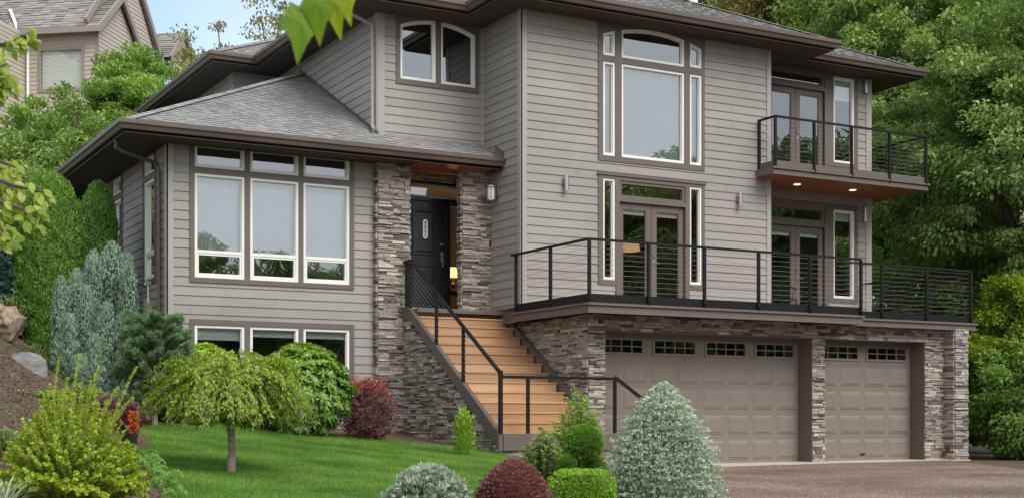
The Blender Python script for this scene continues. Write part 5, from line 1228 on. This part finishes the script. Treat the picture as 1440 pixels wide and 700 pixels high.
# ------------------------------------------------------------------ lawn
def lawn():
    rng = np.random.default_rng(77)
    # turf sheet
    V = []; F = []; T = []; nu, nw = 40, 60
    def edge(w): return -(.268 + .006 * math.sin(w * 1.7)) * w if w > 14 else -(.235 + .0023 * 14.3 * (w - 10.5) / 3.5 * 1.0) * w
    def lim(w):
        return .03 * w if w < 16 else -.005 * w - .05
    for j in range(nw + 1):
        w = 7 + 16.6 * j / nw
        for i in range(nu + 1):
            a, b = edge(w), lim(w); r = a + (b - a) * i / nu; X, Y = rw(r, w); V.append((X, Y, ground_z(X, Y) + .012))
    for j in range(nw):
        for i in range(nu): k = j * (nu + 1) + i; F.append((k, k + 1, k + nu + 2, k + nu + 1))
    o = finish('lawn', V, F, mat('lawn thatch', (.03, .09, .008), (.06, .16, .015), .9, scale=(9, 9, 9), coord='Object'), smooth=True); tag(o, kind='structure')
    n = 330000; w = np.sqrt(rng.uniform(10.6 ** 2, 23.5 ** 2, n)); e0 = np.array([edge(q) for q in np.linspace(7, 24, 60)]); e1 = np.array([lim(q) for q in np.linspace(7, 24, 60)]); g_ = np.linspace(7, 24, 60)
    a = np.interp(w, g_, e0) - .12 * rng.random(n) ** 2; b = np.interp(w, g_, e1) + .1 * rng.random(n) ** 2; r = a + (b - a) * rng.random(n); X = r * sT + w * cT; Y = -r * cT + w * sT
    # height by bilinear lookup of the terrain
    gw = np.linspace(7, 24, 120); gr = np.linspace(-7, 1, 120); Z = np.array([[ground_z(*rw(rr_, ww_)) for rr_ in gr] for ww_ in gw])
    fi = (w - 7) / 17 * 119; fj = (r + 7) / 8 * 119; i0 = np.clip(fi.astype(int), 0, 118); j0 = np.clip(fj.astype(int), 0, 118); di = fi - i0; dj = fj - j0
    z = Z[i0, j0] * (1 - di) * (1 - dj) + Z[i0 + 1, j0] * di * (1 - dj) + Z[i0, j0 + 1] * (1 - di) * dj + Z[i0 + 1, j0 + 1] * di * dj
    P = np.stack([X, Y, z], 1); D = nrm(np.array([0, 0, 1.0]) + rng.normal(size=(n, 3)) * .38); lv = Leaves()
    pat = .5 + .3 * np.sin(X * 2.1 + 1.3 * np.sin(Y * 1.7)) * np.sin(Y * 2.6 + X) + .2 * np.sin(X * 7 + 2 * np.sin(Y * 5)) * np.sin(Y * 6 + X * 2)
    lv.add(P, D, U(n, rng), .05 * rng.uniform(.6, 1.25, n) * (.85 + .3 * pat), .0055, np.clip(pat * .75 + rng.random(n) * .5 - .2, 0, 1), fold=0, bend=.3)
    o = lv.build('grass', GM['grass'], None); tag(o, 'short bright green mown lawn grass sloping before the wing', 'grass', kind='stuff')
lawn()

# ------------------------------------------------------------------ neighbouring house up the slope
Fv = np.array([cT, sT, 0]); w0 = 50.0
ang = math.atan2(316, 1915); C0 = np.array([*spot(137, w0), 0])
Bd = Fv * math.cos(ang) + RV * math.sin(ang); Ad = -(RV * math.cos(ang) - Fv * math.sin(ang))     # A runs left, B runs back
NH = empty('neighbour_house', (float(C0[0]), float(C0[1]), 8.0), 'beige lap sided house with steep gables up the slope behind the trees', 'house')
def fa_(u, n, z): p = C0 + Ad * u - Bd * n; return (p[0], p[1], z)      # wall along A, u to the left, n towards the viewer
def fb_(u, n, z, a=0): p = C0 + Bd * u - Ad * (n - a); return (p[0], p[1], z)   # wall along B, faces right
M['nsiding'] = mat('beige lap siding', (.42, .375, .32), (.48, .43, .37), .7, scale=(1, 12, 1), tone=.3)
M['ntrim'] = mat('beige trim', (.26, .23, .2), (.3, .265, .23), .6)
M['nroof'] = mat('brown grey shingles', (.15, .14, .135), (.36, .34, .32), .9, scale=(30, 30, 1), tone=.6)
ez = 15.1
mb = MB(); siding(mb, fa_, 0, 2.85, 8, ez, [(.5, 2.35, 12.9, 14.55)], e=.16); siding(mb, lambda u, n, z: fb_(u, n, z, 2.85), -9, 0, 8, ez, [(-4.4, -2.0, 10.9, 12.35)], e=.16)
# gable walls, clipped to the roof line
def gable(mb, fr, u0, u1, zb, ze, zp, e=.16):
    um = (u0 + u1) / 2; k = 0; z = zb
    while z < zp:
        z2 = min(z + e, zp); c = [u0, u1] if z < ze else [u0 + (um - u0) * (z - ze) / (zp - ze), u1 - (u1 - um) * (z - ze) / (zp - ze)]
        c2 = [u0, u1] if z2 < ze else [u0 + (um - u0) * (z2 - ze) / (zp - ze), u1 - (u1 - um) * (z2 - ze) / (zp - ze)]
        mb.poly([fr(c[0], .02, z), fr(c[1], .02, z), fr(c2[1], .003, z2), fr(c2[0], .003, z2)], random.random()); mb.poly([fr(c[0], 0, z), fr(c[1], 0, z), fr(c[1], .02, z), fr(c[0], .02, z)], 0); z = z2
gable(mb, fb_, 0, 3.4, 8, ez + .1, 16.65); gable(mb, lambda u, n, z: fb_(u, n, z, .5), .0, 6.4, 8, ez + .3, 19.3)
gable(mb, lambda u, n, z: fb_(u, n, z, .2), 7.0, 9.6, 8, 16.0, 17.2)
mb.build('siding_wall', M['nsiding'], NH)
def nroof(parts):
    mb = MB()
    for (p0, p1, p2, p3) in parts:      # p0,p1 eave ends, p2,p3 ridge ends
        p0, p1, p2, p3 = map(np.array, (p0, p1, p2, p3)); n = max(4, int(np.linalg.norm(p3 - p0) / .17))
        nr = np.cross(p1 - p0, p3 - p0); nr = nr / np.linalg.norm(nr); nr = nr * (1 if nr[2] > 0 else -1)
        for i in range(n):
            a0, a1 = p0 + (p3 - p0) * i / n, p1 + (p2 - p1) * i / n; b0, b1 = p0 + (p3 - p0) * (i + 1) / n, p1 + (p2 - p1) * (i + 1) / n
            m = max(1, int(np.linalg.norm(a1 - a0) / .33)); off = random.random() * .5
            for k in range(m):
                s0, s1 = k / m, (k + 1) / m; th = random.choice((.015, .035)); mb.poly([a0 + (a1 - a0) * s0 + nr * th, a0 + (a1 - a0) * s1 + nr * th, b0 + (b1 - b0) * s1 + nr * .004, b0 + (b1 - b0) * s0 + nr * .004], random.random())
                mb.poly([a0 + (a1 - a0) * s0, a0 + (a1 - a0) * s1, a0 + (a1 - a0) * s1 + nr * th, a0 + (a1 - a0) * s0 + nr * th], 0)
    return mb
G = lambda a, b, z: tuple((C0 + Ad * a + Bd * b)) [:2] + (z,)
rf = nroof([(G(3.2, -.35, ez), G(.35, -.35, ez), G(.35, 3.2, 19.0), G(3.2, 3.2, 19.0)), (G(10, -.35, ez), G(3.2, -.35, ez), G(3.2, 3.2, 19.0), G(10, 3.2, 19.0)), (G(.35, 6.75, ez), G(10, 6.75, ez), G(10, 3.2, 19.45), G(.35, 3.2, 19.45)),
    (G(-.2, 3.75, ez - .2), G(1.2, 3.75, ez - .2), G(1.2, 1.7, 16.85), G(-.2, 1.7, 16.85)), (G(-.2, -.35, ez), G(.35, -.35, ez), G(.35, 1.7, 16.85), G(-.2, 1.7, 16.85)),
    (G(3.2, .3, ez), G(3.2, -9, ez), G(6.5, -9, 18.4), G(6.5, 3.5, 18.4)), (G(.1, 6.8, 15.9), G(3, 6.8, 15.9), G(3, 8.3, 17.35), G(.1, 8.3, 17.35)), (G(.1, 9.8, 15.9), G(3, 9.8, 15.9), G(3, 8.3, 17.35), G(.1, 8.3, 17.35))])
rf.build('roof', M['nroof'], NH)
mb = MB()
for a, b in ((G(-.3, -.4, ez - .05), G(3.1, -.4, ez - .05)), (G(-.2, -.35, ez - .05), G(-.2, 1.7, 16.8)), (G(-.2, 1.7, 16.8), G(-.2, 3.75, ez - .3)), (G(.34, -.2, ez + .3), G(.34, 3.2, 19.2)), (G(.34, 3.2, 19.4), G(.34, 6.9, ez + .1)), (G(3.15, 0, ez - .05), G(3.15, -9, ez - .05)), (G(.1, 6.8, 15.85), G(.1, 8.3, 17.3)), (G(.1, 8.3, 17.3), G(.1, 9.8, 15.85))): mb.bar(a, b, .1, .22)
for u in (0.0, 2.85): mb.fbox(fa_, u - .06, u + .06, -.02, .04, 8, ez)
mb.build('roof_trim', M['ntrim'], NH)
mb = MB(); mb.bar(G(2.72, -.06, ez - 6), G(2.72, -.06, ez - .4), .09, .09); mb.bar(G(2.95, -.3, ez), G(3.75, .5, 16.2), .12, .03); mb.build('downspout', M['white'], NH)
wf = MB(); ring(wf, fa_, outline(.5, 2.35, 12.9, 14.55), outline(.62, 2.23, 13.02, 14.43), -.05, .04); wn1 = wf.build('window', M['ntrim'], NH)
g_ = MB(); g_.poly([fa_(u, -.03, z) for u, z in outline(.6, 2.25, 13, 14.45)]); g_.build('pane', M['glassdoor'], wn1)
g_ = MB()
for i in range(18): z = 13.02 + i * .08; g_.fbox(fa_, .62, 2.23, -.12, -.1, z, z + .07)
g_.build('slatted_blind', M['blind'], wn1)
fr2 = lambda u, n, z: fb_(u, n, z, 2.85)
wf = MB(); ring(wf, fr2, outline(-4.4, -2.0, 10.9, 12.35), outline(-4.28, -2.12, 11.02, 12.23), -.05, .04); wn2 = wf.build('window', M['white'], NH)
g_ = MB(); g_.poly([fr2(u, -.03, z) for u, z in outline(-4.3, -2.1, 11, 12.25)]); g_.build('pane', M['glass'], wn2)
g_ = MB(); g_.poly([fr2(u, -.5, z) for u, z in outline(-4.6, -1.8, 10.7, 12.5)]); g_.build('inner_wall', M['mortar'], NH); g_ = MB(); g_.poly([fa_(u, -.5, z) for u, z in outline(.2, 2.6, 12.7, 14.8)]); g_.build('inner_wall', M['mortar'], NH)
bpy.context.view_layer.update()
